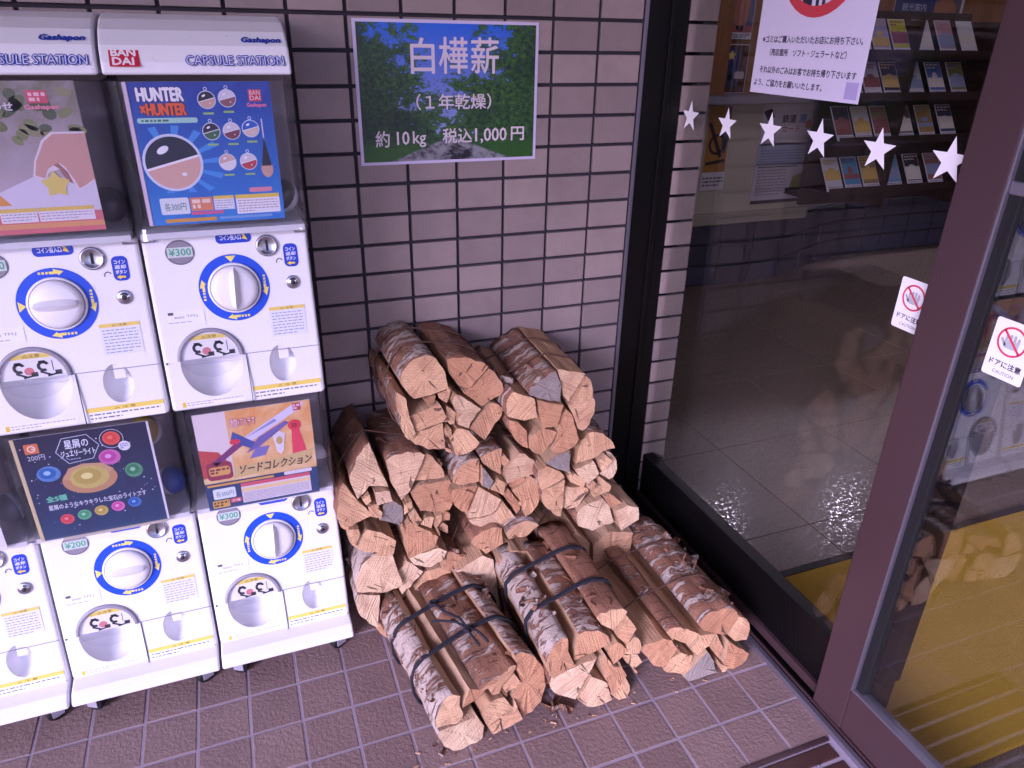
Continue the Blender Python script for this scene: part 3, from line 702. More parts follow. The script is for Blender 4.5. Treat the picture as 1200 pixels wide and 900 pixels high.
def card_gold(p):
    W, H = .216, .216
    p.rect(0, W, 0, H, '', 1, gradient_card('gold_card', 'dd9a58', 'd8b67c', 'f0dcb4'))
    p.rect(0, .058, .075, H, 'ddcfd2', 2); p.poly([(0, .14), (.035, .13), (.05, .105), (.03, .075), (0, .075)], 'b84a4a', 3)
    # printed sword
    p.poly([(.020, .108), (.028, .100), (.085, .140), (.078, .152)], '7a3a72', 5); p.poly([(.060, .150), (.095, .128), (.105, .140), (.066, .170)], '44509c', 6)
    p.poly([(.074, .148), (.092, .140), (.196, .200), (.205, .214), (.185, .212)], 'd6cfe8', 5); p.poly([(.082, .150), (.150, .180), (.146, .186)], '8f93cc', 6)
    p.poly([(.085, .118), (.110, .128), (.172, .172), (.166, .178), (.112, .150)], '6f62a8', 5); p.poly([(.090, .105), (.120, .108), (.130, .128), (.105, .128)], '7a72b8', 6)
    p.ell(.068, .148, .010, .006, 'd0384c', 7); p.poly([(.138, .150), (.150, .158), (.162, .150), (.156, .112), (.150, .104), (.143, .112)], 'dcd3e2', 5); p.ell(.150, .136, .006, .009, 'c0a460', 6)
    p.poly([(.172, .100), (.200, .100), (.188, .165), (.176, .165)], 'dd4058', 5); p.ell(.182, .165, .0125, .012, 'd8384a', 6); p.ell(.182, .165, .006, .006, 'b02a38', 7)
    p.outlined('激闘×アルテマ', .064, .110, .180, .198, 'f5eef2', 'c2384a', .0010, 7, .0); p.rect(.183, .198, .197, .213, 'b04a5e', 6); p.fineprint(.184, .197, .199, .211, 2, 'e6c0c8', 7, 3, .7)
    p.poly([(.055, .066), (.20, .078), (.212, .106), (.12, .094), (.06, .090)], 'cdb27a', 7); p.text('ソードコレクション', .066, .205, .074, .094, '5a3a3c', 8, .0006, .004)
    p.rrect(.008, .055, .068, .108, .008, '8f3450', 5); p.rrect(.012, .051, .078, .098, .006, 'd2a052', 6); p.fineprint(.014, .049, .082, .095, 2, '7a2c48', 7, 6, .7)
    p.rect(0, W, 0, .062, '27406e', 8); p.rect(.004, .130, .054, .059, 'cf9a48', 9); p.rect(.065, .200, .006, .050, 'd9cfd6', 9); p.rect(.065, .200, .044, .052, 'c9596a', 10); p.rect(.065, .200, .032, .040, 'e2c792', 10); p.fineprint(.068, .196, .008, .030, 7, '9b97ac', 10, 5, .4)
    p.rrect(.012, .054, .024, .048, .003, 'dce4ec', 9); p.text('各300円', .017, .050, .029, .042, '48707a', 10); p.rrect(.008, .040, .004, .021, .002, 'cf9f4e', 9); p.fineprint(.010, .038, .006, .019, 2, '6a4a20', 10, 4, .7); p.rrect(.042, .062, .011, .021, .002, 'd05a68', 9); p.text('全5種', .044, .060, .013, .019, 'f4e4e8', 10)
    p.rrect(.150, .205, .054, .062, .003, 'd8d0dc', 10)
    return W, H
def card_orbs(p):
    W, H = .211, .219
    p.rect(0, W, 0, H, '', 1, gradient_card('night_card', '1c1c3c', '24406a', '2a2450'))
    rnd = random.Random(3)
    for k in range(60): p.ell(rnd.uniform(.005, W - .005), rnd.uniform(.01, H - .01), *(2 * [rnd.choice((.0006, .0009, .0014))]), rnd.choice(('d8dcf4', 'a8b8e0', 'd8a8c8')), 2, 6)
    p.rrect(.012, .034, .186, .206, .002, 'd8743c', 2); p.ring(.023, .196, .0045, .0065, 'f6e4d8', 3); p.rect(.023, .0295, .1945, .197, 'f6e4d8', 3)
    p.text('200円', .013, .040, .172, .183, 'c9cde0', 3)
    hexa = [(.058, .182), (.072, .208), (.112, .210), (.128, .186), (.114, .160), (.074, .156)]
    for a, c in zip(hexa, hexa[1:] + hexa[:1]): p.line(*a, *c, .0012, 'c8d0e8', 3)
    p.text('星屑の', .074, .112, .186, .203, 'dfe6f4', 3, .0003); p.text('ジュエリーライト', .065, .120, .170, .182, 'dfe6f4', 3, .0003); p.fineprint(.075, .112, .162, .166, 1, 'aab4d4', 3, 4, .5)
    def orb(cx, cz, rx, rz, c, hi, L0=3):
        k = ('orb', c, hi)
        if k not in MATS:
            g = N('orb_ink_' + c); ge = g.n('NewGeometry'); v = g.noise(ge.outputs['Position'], 160, 3); MATS[k] = g.done(g.mix(g.math('MULTIPLY', v, .5), lin(c), lin(hi)), .35)
        p.ell(cx, cz, rx, rz, c, L0, 32, mat=MATS[k]); p.ell(cx - rx * .1, cz + rz * .1, rx * .72, rz * .7, hi, L0 + 1, 24, mat=ink(c)); p.ell(cx - rx * .12, cz + rz * .15, rx * .3, rz * .28, hi, L0 + 2, 20)
    p.ring(.150, .194, .0185, .0195, 'c9cfe4', 3); orb(.150, .195, .0145, .0140, 'd8483c', 'e67a62'); p.ell(.168, .176, .010, .010, 'dfe0ea', 4); p.fineprint(.161, .175, .170, .182, 3, '6a78b0', 5, 3, .5)
    orb(.140, .157, .018, .016, 'b8479a', 'e0a0d8'); orb(.038, .141, .019, .016, '2c63b0', '9cc4ea'); orb(.174, .122, .015, .0155, '2f7d56', '8cc4a0')
    p.ell(.100, .118, .045, .030, 'b98a62', 3, 40); p.poly([(.058, .125), (.070, .146), (.095, .152), (.125, .148), (.142, .132), (.125, .120), (.08, .116)], 'c39a74', 4); orb(.100, .122, .032, .024, 'b3a04a', 'e0d68a', 5)
    p.text('星屑のようなキラキラした宝石のライトです', .022, .185, .064, .075, 'd6dcec', 3, .0002, .0); p.text('全5種', .022, .055, .082, .094, '6ac0a0', 3, .0006)
    for k, (c, h) in enumerate((('c83c48', 'e88088'), ('3f9a68', '9ad0ac'), ('b09a3c', 'ddd08a'), ('c850a0', 'eaa0d0'), ('2858b0', '7aa8e0'))): orb(.046 + .029 * k, .040 + .003 * k, .0115, .0110, c, h)
    p.rect(-.006, .0005, 0, H, 'd0bc90', 1); p.rect(W, W + .004, 0, H, 'd6d0dc', 1); p.rect(.03, W, -.006, .0005, 'b8aea0', 1)
    return W, H
def card_pink(p):
    W, H = .211, .224
    p.rect(0, W, 0, H, '', 1, gradient_card('leafy_card', '6f6a55', 'cfbfcf', 'b9a9bf'))
    rnd = random.Random(5)
    for k in range(26):
        x, z = rnd.uniform(.0, W * .98), rnd.uniform(.14, H - .012); p.ell(x, z, rnd.uniform(.008, .018), rnd.uniform(.005, .009), rnd.choice(('6a7048', '7f8556', '4f5c40', '8d8a66')), 2, 14, rot=rnd.uniform(-1, 1))
    p.poly([(.02, .04), (.13, .088), (W, .08), (W, .03), (.02, .03)], 'd6cfe2', 3)
    p.poly([(.128, .088), (.134, .110), (.150, .140), (.165, .152), (W, .152), (W, .078), (.196, .068), (.185, .064), (.180, .080), (.172, .095), (.168, .098), (.150, .092), (.142, .080)], 'e2d6e0', 4)
    p.poly([(.131, .089), (.137, .110), (.153, .138), (.167, .149), (W, .149), (W, .081), (.196, .071), (.187, .067), (.182, .082), (.174, .100), (.168, .106), (.160, .104), (.150, .098), (.143, .084)], 'c99a90', 5)
    p.poly([(.158, .104), (.166, .106), (.176, .092), (.180, .074), (.172, .080), (.165, .098)], 'a06f6a', 6)
    p.poly([(.156 + x, .074 + z) for x, z in star_pts(.021, 5, .62)], 'dcc866', 7)
    p.poly([(.02, .12), (.06, .12), (.065, .06), (.015, .06)], '9fb2d8', 3); p.poly([(.0, .06), (.07, .07), (.09, .045), (.0, .045)], 'd9963f', 4)
    p.rect(0, W, 0, .032, 'd26f78', 4); p.rect(0, W, .008, .016, 'dd9c68', 5); p.rect(.07, .120, .018, .040, 'e6e0ea', 6); p.rect(.07, .12, .034, .040, 'ddc05a', 7); p.fineprint(.072, .118, .02, .033, 3, 'a49cb4', 7, 3, .35); p.rect(.122, .200, .018, .040, 'e6e0ea', 6); p.rect(.122, .2, .034, .040, 'ddc05a', 7); p.fineprint(.124, .197, .02, .033, 3, 'a49cb4', 7, 4, .35)
    p.rect(.145, .172, .193, .211, 'd4506a', 5); p.fineprint(.148, .17, .195, .209, 2, 'f0c0cc', 6, 3, .7); p.text('Gashapon', .14, .185, .183, .191, 'e890a4', 6, .0005); p.text('しあわせ', .07, .125, .183, .195, 'dcd3dc', 6, .0004)
    return W, H
def card_plain(p):
    W, H = .211, .22
    p.rect(0, W, 0, H, '', 1, gradient_card('green_card', '5a8a6a', 'cfd8d0', '8fb09a')); p.rect(0, W, 0, .05, 'e4e2ea', 2); p.fineprint(.01, .2, .008, .044, 5, '8a90a8', 3, 3, .4); return W, H

def capsules(par, zp, cols, seed):
    rnd = random.Random(seed)
    for k, c in enumerate(cols):
        x, z = rnd.uniform(-.095, .095), zp + .05 + .06 * (k % 3)
        if k == 0: x = .105
        if k == 1: x = -.105
        b = MB(); bm = bmesh.new(); bmesh.ops.create_uvsphere(bm, u_segments=20, v_segments=12, radius=.030); b.bm(bm, plain('capsule_' + c, c, .3, 0, .05), True)
        mid = len(b.f); wi = b.m(M_WHITE2)
        for q, f_ in enumerate(b.f):
            if sum(b.v[v_][2] for v_ in f_) / len(f_) < -.001: b.mi[q] = wi
        link('capsule', b, par, (x, -.165 + .02 * (k % 2), z), (rnd.uniform(0, 3), rnd.uniform(0, 3), 0))

def unit(mc, kind, zp, price, card, turned, cx_card, caps, seed):
    """one vending unit of a stack: control panel with its fittings, clear case, display card"""
    pan = link('control_panel', PANEL[kind], mc, (0, 0, zp))
    def put(name, key, fn, x, z, par=pan, dy=0.0, spin=0.0):
        y, th = face(kind, z); o = link(name, shared(key, fn), par)
        o.matrix_local = Matrix.Translation((x, y - .0006 + dy, z)) @ Matrix.Rotation(th, 4, 'X') @ Matrix.Rotation(spin, 4, 'Y')
        return o
    put('price_display', ('lcd', price), lambda: f_lcd(price), -.080, -.030)
    put('coin_slot', 'coin', f_coin, .066, -.029)
    put('coin_label', 'coinl', f_coinlabel, .011, -.010)
    put('button_label', 'btnl', f_btnlabel, .1055, -.049)
    put('return_button', 'btn', f_btn, .103, -.098)
    dsp = -math.pi / 2 if turned else 0.0
    put('dial_ring', 'dial', f_dialring, .001, -.099, spin=dsp); put('bezel', 'bezel', f_bezel, .001, -.099); put('knob', 'knob', f_knob, .001, -.099, spin=math.pi / 2 if turned else .06)
    put('warning_sticker', 'stk', f_sticker, .054, -.141)
    put('maker_label', 'mk', f_maker, -.119, -.131)
    put('panel_seam', 'seamh', f_seamh, 0, -.2215); put('lock_pin', 'lock', f_lock, -.133, -.224); put('door_seam', 'seam', f_seam, .003, -.222)
    put('outlet_rim', 'arch', f_arch, -.0575, -.222); put('outlet_flap', 'flap', f_flap, -.0575, -.222, dy=-.001); put('outlet_pictogram', 'picto', f_picto, -.0575, -.222, dy=.0)
    put('return_tab', 'tab', f_tab, .0705, -.226, dy=.012)
    put('bottom_label', 'botl', f_bottomlabel, .006, -.288); put('small_print_label', 'tiny', f_tinylabel, -.121, -.3)
    z1 = .252 if kind == 'upper' else .2395
    link('display_case', shared(('case', kind), lambda: curved_case(z1 - .008)), mc, (0, 0, zp + .006))
    b = MB(); b.box(-.134, .134, -.10, -.03, .004, z1 + .002, plain('case_interior', '857b84', .6, 0, .2, 30)); b.box(-.134, .134, -.236, -.10, .002, .012, M_WHITE2); link('case_back', b, mc, (0, 0, zp))
    p = Print(); W, H = card(p); cd = p.obj('display_card', mc, (cx_card - W / 2, -.2462, zp + .016 + (.011 if kind == 'upper' else -.004)))
    b = MB(); b.box(0, W, .0004, .0016, 0, H, M_WHITE2); link('card_board', b, cd)
    capsules(mc, zp, caps, seed)
    for s in (-1, 1):
        b = MB(); b.box(s * .128 - .011, s * .128 + .011, -.211, -.2065, -.009, -.0075, M_GREYP); b.box(s * .117 - .0008, s * .117 + .0008, -.211, -.2065, -.009, 0.0, M_GREYP)
        link('case_catch', b, mc, (0, -.0012, zp))
    return pan

def machine(label, x, up, lo):
    mc = thing('capsule_machine', label, 'capsule machine', (x, 0, 0), 0, 'capsule toy machines in a row against the wall')
    unit(mc, 'upper', .945, *up); unit(mc, 'lower', .385, *lo)
    # rounded header hood
    prof = [(-.246, 1.2035), (-.250, 1.206), (-.246, 1.222), (-.232, 1.245), (-.205, 1.266), (-.165, 1.281), (-.12, 1.289), (-.03, 1.291), (-.03, 1.2035)]
    b = MB(); b.prism_x(prof, -UNIT_W, UNIT_W, M_WHITE, .004); hd = link('header', b, mc)
    th = -math.atan2(.0265, .026)
    hm = Matrix.Translation((0, -.2492, 1.2135)) @ Matrix.Rotation(-math.atan2(.030, .042), 4, 'X') @ Matrix.Translation((0, -.0035, 0))
    p = Print(); p.rect(-.1255, -.084, 0, .032, 'c8253e', 1); p.text('BAN', -.122, -.089, .0175, .0295, 'f6eef2', 2, .0007); p.text('DAI', -.121, -.092, .003, .015, 'f6eef2', 2, .0007)
    p.obj('red_logo', hd).matrix_local = hm
    p = Print(); p.outlined('CAPSULE STATION', -.018, .128, .003, .019, 'd8d6f2', '2b3fa8', .0016, 2); p.obj('title_lettering', hd).matrix_local = hm
    p = Print(); p.text('Gashapon', .066, .126, .004, .019, '2b3fa8', 2, .0009, .003); p.obj('script_lettering', hd).matrix_local = Matrix.Translation((0, -.232, 1.245)) @ Matrix.Rotation(-math.atan2(.027, .021), 4, 'X') @ Matrix.Translation((0, -.0012, 0))
    # base lip and casters
    b = MB(); b.prism_x([(-.268, .0695), (-.300, .066), (-.319, .054), (-.319, .042), (-.03, .042), (-.03, .0695)], -UNIT_W, UNIT_W, M_WHITE, .004); link('base', b, mc)
    b = MB(); b.box(-.130, .130, -.20, -.03, .62, .63, M_DARKP); b.box(-.136, .136, -.07, -.03, .3, 1.2, M_WHITE2); link('back_frame', b, mc)
    for sx in (-1, 1):
        for y in (-.290, -.08):
            cs = link('caster', None, mc, (sx * .105, y, 0), (0, 0, .5 * sx))
            b = MB(); b.lathe_y([(.016, -.009), (.0185, -.006), (.0185, .006), (.016, .009)], M_RUBBER, 24, 0, .0187); b.lathe_y([(.009, -.0105), (.009, .0105)], M_GREYP, 16, 0, .0187); link('wheel', b, cs)
            b = MB(); b.box(-.010, .012, -.013, -.0108, .014, .042, M_GREYP); b.box(-.010, .012, .0108, .013, .014, .042, M_GREYP); b.box(-.012, .013, -.013, .013, .0375, .0425, M_GREYP); link('fork', b, cs)
    return mc
machine('white capsule toy machine beside the firewood, blue card above and orange card below', -.1055,
        ('¥300', card_blue, False, -.004, ('4a4648', '5a5250', '8a8088'), 1), ('¥300', card_gold, False, -.002, ('7a7684', '6c6876'), 2))
machine('middle white capsule toy machine, leafy pink card above and dark glowing orb card below', -.388,
        ('¥300', card_pink, True, -.003, ('3d3440', '5a4a50', '6a5a60'), 3), ('¥200', card_orbs, True, -.011, ('2450a8', '5a3a42', 'b09030', '34507a'), 4))
machine('leftmost white capsule toy machine, cut off by the left edge of the picture', -.6705,
        ('¥300', card_plain, True, 0, ('5a5250',), 5), ('¥200', card_plain, True, 0, ('8a8894', 'a0a0ac'), 6))

# ================================================================== POSTER ON THE WALL
po = thing('firewood_poster', 'glossy firewood price poster of a tree lined road on the tiled wall', 'poster', (.1765, -.0062, 1.0155), 0)
PW, PH = .3925, .277
b = MB(); b.box(0, PW, 0, .0012, 0, PH, ink('cdc3e0', .3)); link('sheet', b, po)
def mk_photo():
    g = N('tree_photo_print'); tc = g.n('TexCoord'); o = tc.outputs['Generated']; sp = g.n('SeparateXYZ'); g.put(sp.inputs[0], o); X, Z = sp.outputs['X'], sp.outputs['Z']
    fine = g.noise(o, 34, 5, .7); mid = g.noise(o, 9, 5, .65, .4); big = g.noise(o, 3.2, 3)
    # crown cover is thick to the left and right, thin towards the top middle
    dx = g.math('ABSOLUTE', g.math('SUBTRACT', X, .47)); cover = g.math('ADD', g.math('MULTIPLY', dx, .85), g.math('MULTIPLY', g.math('SUBTRACT', 1.0, Z), .42))
    cover = g.math('ADD', cover, g.math('SUBTRACT', mid, .5)); cover = g.math('ADD', cover, g.math('MULTIPLY', g.math('SUBTRACT', fine, .5), .8))
    m = g.ramp(cover, [(.24, 0.0), (.31, 1.0)])
    skyc = g.mix(Z, lin('9a9cc8'), lin('2663d8'))
    leaf_ = g.mix(g.ramp(fine, [(.38, 0.0), (.66, 1.0)]), lin('0f2422'), lin('467433')); leaf_ = g.mix(g.ramp(big, [(.4, 0.0), (.65, .7)]), leaf_, lin('0d2426'))
    img = g.mix(m, skyc, leaf_)
    low = g.ramp(Z, [(.10, 1.0), (.17, 0.0)]); grass = g.mix(mid, lin('3c6e28'), lin('1a3d20')); img = g.mix(low, img, grass)
    road = g.math('SUBTRACT', g.math('MULTIPLY', g.math('SUBTRACT', .19, Z), 1.9), g.math('ABSOLUTE', g.math('SUBTRACT', X, .5)))
    img = g.mix(g.ramp(road, [(.0, 0.0), (.03, 1.0)]), img, g.mix(g.ramp(mid, [(.42, 0.0), (.55, 1.0)]), lin('23222c'), lin('8b8a92')))
    return g.done(img, .28)
p = Print(); p.rect(.0065, PW - .0065, .006, PH - .006, '', 1, mk_photo()); p.obj('photo_print', po)
c_ = 'dccdd6'
for ln in ((('白', .114, .163, .178, .244, .0007), ('樺', .173, .234, .178, .246, .0007), ('薪', .242, .302, .178, .246, .0007)),
           (('（１年乾燥）', .122, .286, .108, .139, .0004),),
           (('約', .033, .062, .036, .068, .0005), ('10', .078, .104, .040, .066, .0005), ('kg', .112, .140, .034, .066, .0004), ('税込', .177, .242, .040, .070, .0005), ('1,000', .250, .322, .038, .069, .0006), ('円', .333, .363, .042, .070, .0006))):
    p = Print()
    for t_, x0, x1, z0, z1, f_ in ln: p.text(t_, x0, x1, z0, z1, c_, 4, f_)
    p.obj('lettering', po)

# ================================================================== FIREWOOD
LOGS = {
 'TL': dict(at=(0.282, -0.26, 0.55), yaw=2, tilt=20, length=0.27, ends=[
  [(-88,51,0),(-72,31,0),(-36,35,0),(2,43,0),(2,76,0),(-15,108,1),(-49,115,1),(-79,100,1),(-96,74,0)],
  [(11,69,0),(29,40,0),(53,31,0),(100,73,1),(72,88,1),(37,98,1),(10,98,0)],
  [(57,32,0),(37,24,0),(75,-10,0),(121,9,0),(129,18,1),(120,46,1),(101,68,0)],
  [(7,14,0),(18,-14,0),(15,-34,0),(37,-46,0),(44,-35,0),(73,-12,0),(35,19,0),(17,30,0)],
  [(72,-23,0),(40,-49,0),(73,-80,0),(100,-48,1),(124,-20,1),(100,-4,0)],
  [(-8,-56,0),(2,-96,1),(57,-76,0),(37,-47,0),(11,-38,0)],
  [(-78,-34,0),(-16,-22,0),(-8,-13,0),(-19,16,0),(-43,9,0),(-88,0,0)],
  [(-17,-78,0),(-15,-27,0),(-78,-36,0),(-96,-44,1),(-92,-48,1),(-68,-65,1),(-42,-76,1)],
  [(-106,6,1),(-105,-30,1),(-96,-44,0),(-78,-36,0),(-88,0,0),(-91,26,0),(-91,42,0),(-109,57,1)],
  [(-46,14,0),(-28,16,0),(-23,31,0),(-51,29,0)],
  [(-17,21,0),(-1,8,0),(18,38,0),(-19,31,0)],
  [(-9,-23,0),(0,-36,0),(11,-36,0),(18,-14,0),(-3,6,0)],
  [(-17,-51,0),(-2,-51,0),(-3,-34,0),(-15,-39,0)],
  [(-18,-86,0),(-6,-91,0),(-5,-83,0),(-17,-78,0)],
 ]),
 'TR': dict(at=(0.507, -0.29, 0.545), yaw=-2, tilt=15, length=0.28, ends=[
  [(-51,21,0),(-20,9,0),(21,-3,0),(22,39,0),(13,68,1),(-13,56,1),(-38,43,1),(-55,27,0)],
  [(30,5,0),(43,-10,0),(85,50,0),(17,69,0)],
  [(43,-11,0),(96,-4,1),(97,26,1),(85,46,0)],
  [(39,-13,0),(48,-32,0),(60,-71,0),(71,-77,1),(93,-53,1),(105,-24,1),(103,-5,0)],
  [(-67,-32,0),(-35,-28,0),(-40,14,0),(-85,34,1),(-96,28,1),(-105,-18,0)],
  [(-30,-51,0),(8,-52,0),(27,-8,0),(-36,13,0)],
  [(15,-38,0),(11,-72,0),(-8,-109,1),(38,-110,1),(61,-94,0),(48,-35,0),(36,-24,0)],
  [(-59,-95,1),(-28,-113,0),(-2,-89,0),(11,-70,0),(-24,-53,0),(-59,-69,0)],
  [(-62,-54,0),(-82,-32,0),(-101,-26,1),(-96,-56,1),(-61,-95,0)],
 ]),
 'ML': dict(at=(0.157, -0.255, 0.35), yaw=1, tilt=22, length=0.25, ends=[
  [(-81,10,0),(-52,31,0),(-10,21,0),(-27,74,0),(-39,119,1),(-58,103,1),(-76,79,1),(-92,47,0)],
  [(-4,27,0),(12,-8,0),(33,6,0),(79,76,1),(53,85,1),(26,86,1),(-9,78,0)],
  [(45,23,0),(99,18,0),(118,19,1),(103,53,1),(81,76,0)],
  [(50,-37,0),(84,-47,0),(119,-51,1),(130,11,0),(58,14,0),(34,2,0)],
  [(-52,-31,0),(-80,6,0),(-106,49,1),(-122,7,1),(-126,-34,1),(-117,-48,0),(-75,-37,0)],
  [(-86,-59,0),(-88,-45,0),(-109,-41,0),(-114,-50,1),(-102,-81,0)],
  [(-10,-90,0),(-39,-66,0),(-70,-52,0),(-85,-63,0),(-102,-81,1),(-70,-102,1),(-20,-116,0)],
  [(-43,-8,0),(-7,-4,0),(-11,20,0),(-44,24,0)],
  [(3,-65,0),(13,-51,0),(15,-26,0),(-4,-10,0),(-23,-12,0),(-41,-44,0)],
  [(-61,-29,0),(-36,-38,0),(-31,-25,0),(-47,-7,0),(-62,-8,0)],
  [(6,-97,0),(9,-130,0),(73,-118,0),(84,-98,0),(24,-55,0),(7,-64,0)],
  [(37,-71,0),(53,-59,0),(41,-35,0),(25,-50,0)],
  [(71,-83,0),(82,-58,0),(61,-54,0),(47,-69,0)],
  [(82,-83,0),(97,-68,0),(99,-54,0),(84,-56,0),(77,-79,0)],
  [(96,-73,0),(116,-76,0),(120,-62,0),(104,-47,0),(97,-53,0)],
  [(108,-102,0),(110,-84,0),(99,-76,0),(84,-87,0)],
  [(14,-44,0),(37,-31,0),(37,-18,0),(18,-20,0)],
  [(-65,-4,0),(-52,4,0),(-54,19,0),(-72,8,0)],
 ]),
 'MC': dict(at=(0.385, -0.275, 0.35), yaw=0, tilt=12, length=0.27, ends=[
  [(-72,4,0),(-37,7,0),(-33,61,1),(-64,58,1),(-89,41,1),(-99,11,0)],
  [(-42,0,0),(-72,4,0),(-104,4,1),(-104,-24,1),(-92,-47,1),(-73,-59,0)],
  [(-74,-71,1),(-33,-75,1),(-3,-65,0),(11,-43,0),(-40,-2,0)],
  [(-28,50,0),(-1,25,0),(14,14,0),(19,49,0),(22,75,1),(-2,73,1),(-33,63,0)],
  [(21,24,0),(23,-5,0),(59,-1,0),(102,5,1),(101,22,1),(83,46,1),(59,62,0)],
  [(-36,3,0),(-20,-6,0),(-7,9,0),(-32,48,0)],
  [(12,-27,0),(22,0,0),(6,11,0),(-18,-7,0)],
  [(76,-10,0),(37,-28,0),(56,-56,0),(64,-94,1),(89,-80,1),(104,-49,1),(103,-24,1),(83,1,0)],
  [(37,-26,0),(76,-10,0),(72,-2,0),(27,-9,0)],
  [(19,-41,0),(46,-88,0),(57,-78,0),(56,-65,0),(27,-17,0),(18,-20,0)],
  [(-6,-108,1),(15,-111,1),(45,-96,0),(14,-48,0),(-3,-65,0)],
  [(-1,-68,0),(-29,-76,0),(-74,-73,1),(-51,-92,1),(-6,-110,0)],
  [(18,37,0),(26,30,0),(39,43,0),(26,60,0),(17,53,0)],
 ]),
 'MR': dict(at=(0.586, -0.3, 0.345), yaw=0, tilt=10, length=0.28, ends=[
  [(32,34,0),(70,52,0),(89,52,1),(67,83,1),(43,99,1),(19,101,0),(0,85,0),(-15,28,0)],
  [(-63,29,0),(-32,15,0),(-29,69,0),(-62,64,0),(-93,49,0)],
  [(-7,-2,0),(13,-21,0),(47,-4,0),(32,31,0),(-17,20,0)],
  [(47,8,0),(54,2,0),(79,27,0),(61,43,0),(44,32,0)],
  [(73,10,0),(50,-11,0),(76,-31,1),(94,-18,1),(98,5,1),(91,26,1),(70,43,0)],
  [(-41,3,0),(-54,20,0),(-86,40,0),(-109,34,1),(-109,2,1),(-102,-16,0)],
  [(-48,-70,0),(-39,-5,0),(-100,-20,1),(-99,-46,1),(-80,-73,1),(-55,-94,0)],
  [(-46,-79,1),(-9,-85,0),(23,-51,0),(20,-40,0),(-38,-27,0)],
  [(-28,-14,0),(6,-34,0),(12,-20,0),(-17,9,0),(-34,7,0)],
  [(13,-32,0),(27,-42,0),(38,-27,0),(34,-20,0),(15,-26,0)],
  [(45,-35,0),(28,-59,0),(37,-71,0),(80,-63,1),(85,-50,0),(48,-14,0)],
 ]),
 'LR': dict(at=(0.6, -0.33, 0.2), yaw=0, tilt=15, length=0.3, ends=[
  [(9,1,0),(71,7,0),(62,49,0),(45,72,0),(-1,68,0),(-26,53,1),(-28,21,0)],
  [(65,38,0),(100,46,0),(65,78,0),(47,73,0)],
  [(84,-12,0),(136,4,0),(136,36,0),(107,46,0),(72,37,0)],
 ]),
 'LB': dict(at=(0.37, -0.33, 0.18), yaw=0, tilt=10, length=0.3, ends=[
  [(-26,15,0),(16,33,0),(16,73,1),(-19,77,1),(-44,68,1),(-61,51,0)],
  [(25,48,0),(72,42,0),(107,60,1),(94,71,1),(56,81,1),(20,66,0)],
 ]),
 'LL': dict(at=(0.15, -0.3, 0.15), yaw=0, tilt=15, length=0.28, ends=[
  [(-34,-12,0),(3,-2,0),(-12,71,1),(-62,77,1),(-90,49,1),(-100,4,0)],
  [(-50,-16,0),(-100,1,1),(-105,-29,1),(-87,-66,1),(-62,-92,0)],
  [(33,31,0),(69,15,0),(102,29,0),(113,51,0),(95,63,0),(22,50,0)],
  [(110,27,0),(95,6,0),(134,-14,0),(157,5,1),(115,45,0)],
 ]),
 'BL': dict(at=(0.215, -0.62, 0.11), yaw=8, tilt=12, length=0.33, ends=[
  [(-75,-39,0),(-37,-48,0),(-24,-41,0),(-21,-32,0),(-27,-11,0),(-23,10,0),(-38,19,1),(-60,10,1),(-74,-11,1),(-79,-37,0)],
  [(-37,-49,0),(-77,-41,1),(-74,-69,1),(-60,-92,1),(-38,-108,1),(-14,-114,1),(15,-108,0),(21,-82,0),(6,-47,0)],
  [(-14,-7,0),(-22,-24,0),(9,-21,0),(33,-5,0),(-2,13,0)],
  [(34,4,0),(41,-16,0),(56,-19,0),(64,-3,0),(99,18,0),(100,30,1),(64,23,1),(14,9,0)],
  [(22,-75,0),(82,-59,0),(65,-26,0),(31,-18,0),(13,-39,0)],
  [(73,-31,0),(108,-16,0),(95,10,0),(64,-9,0)],
  [(108,-19,0),(83,-41,0),(100,-78,0),(104,-97,1),(136,-88,1),(158,-67,1),(164,-30,1),(151,12,1),(130,37,1),(101,46,0)],
  [(55,-98,0),(100,-92,0),(89,-47,0),(83,-65,0),(54,-71,0)],
  [(32,-99,0),(52,-96,0),(53,-73,0),(22,-75,0)],
 ]),
 'BM': dict(at=(0.462, -0.62, 0.11), yaw=0, tilt=14, length=0.33, ends=[
  [(-93,17,0),(-82,-4,0),(-30,8,0),(-43,45,0),(-42,72,1),(-67,72,1),(-84,57,1),(-94,33,0)],
  [(-24,37,0),(-30,8,0),(19,20,0),(56,31,1),(41,56,1),(14,65,1),(-15,66,0)],
  [(38,70,0),(66,51,0),(91,73,0),(100,86,1),(75,95,1),(47,96,1),(26,90,0)],
  [(-31,-73,0),(-1,-21,0),(20,14,0),(-30,5,0),(-82,-5,1),(-87,-19,1),(-68,-52,0)],
  [(73,54,0),(69,41,0),(89,22,0),(114,51,0),(97,78,0)],
  [(57,-17,0),(92,9,0),(68,35,0),(41,22,0)],
  [(-15,-87,1),(16,-100,1),(52,-96,0),(40,-50,0),(6,-26,0),(-28,-71,0)],
  [(78,-125,1),(93,-109,1),(98,-82,0),(86,-53,0),(52,-89,0)],
  [(40,-50,0),(52,-85,0),(90,-54,0),(77,-23,0),(33,-38,0)],
  [(87,-22,0),(108,-46,0),(129,-36,0),(117,-13,0),(79,-3,0)],
  [(85,-1,0),(119,-10,1),(122,20,1),(108,34,0),(89,22,0)],
  [(37,-42,0),(69,-24,0),(55,-17,0),(39,12,0),(26,-1,0)],
 ]),
 'BR': dict(at=(0.715, -0.625, 0.1), yaw=0, tilt=14, length=0.36, ends=[
  [(-53,-37,0),(-38,-18,0),(-52,6,0),(-73,17,0),(-126,8,1),(-112,-20,1),(-75,-54,0)],
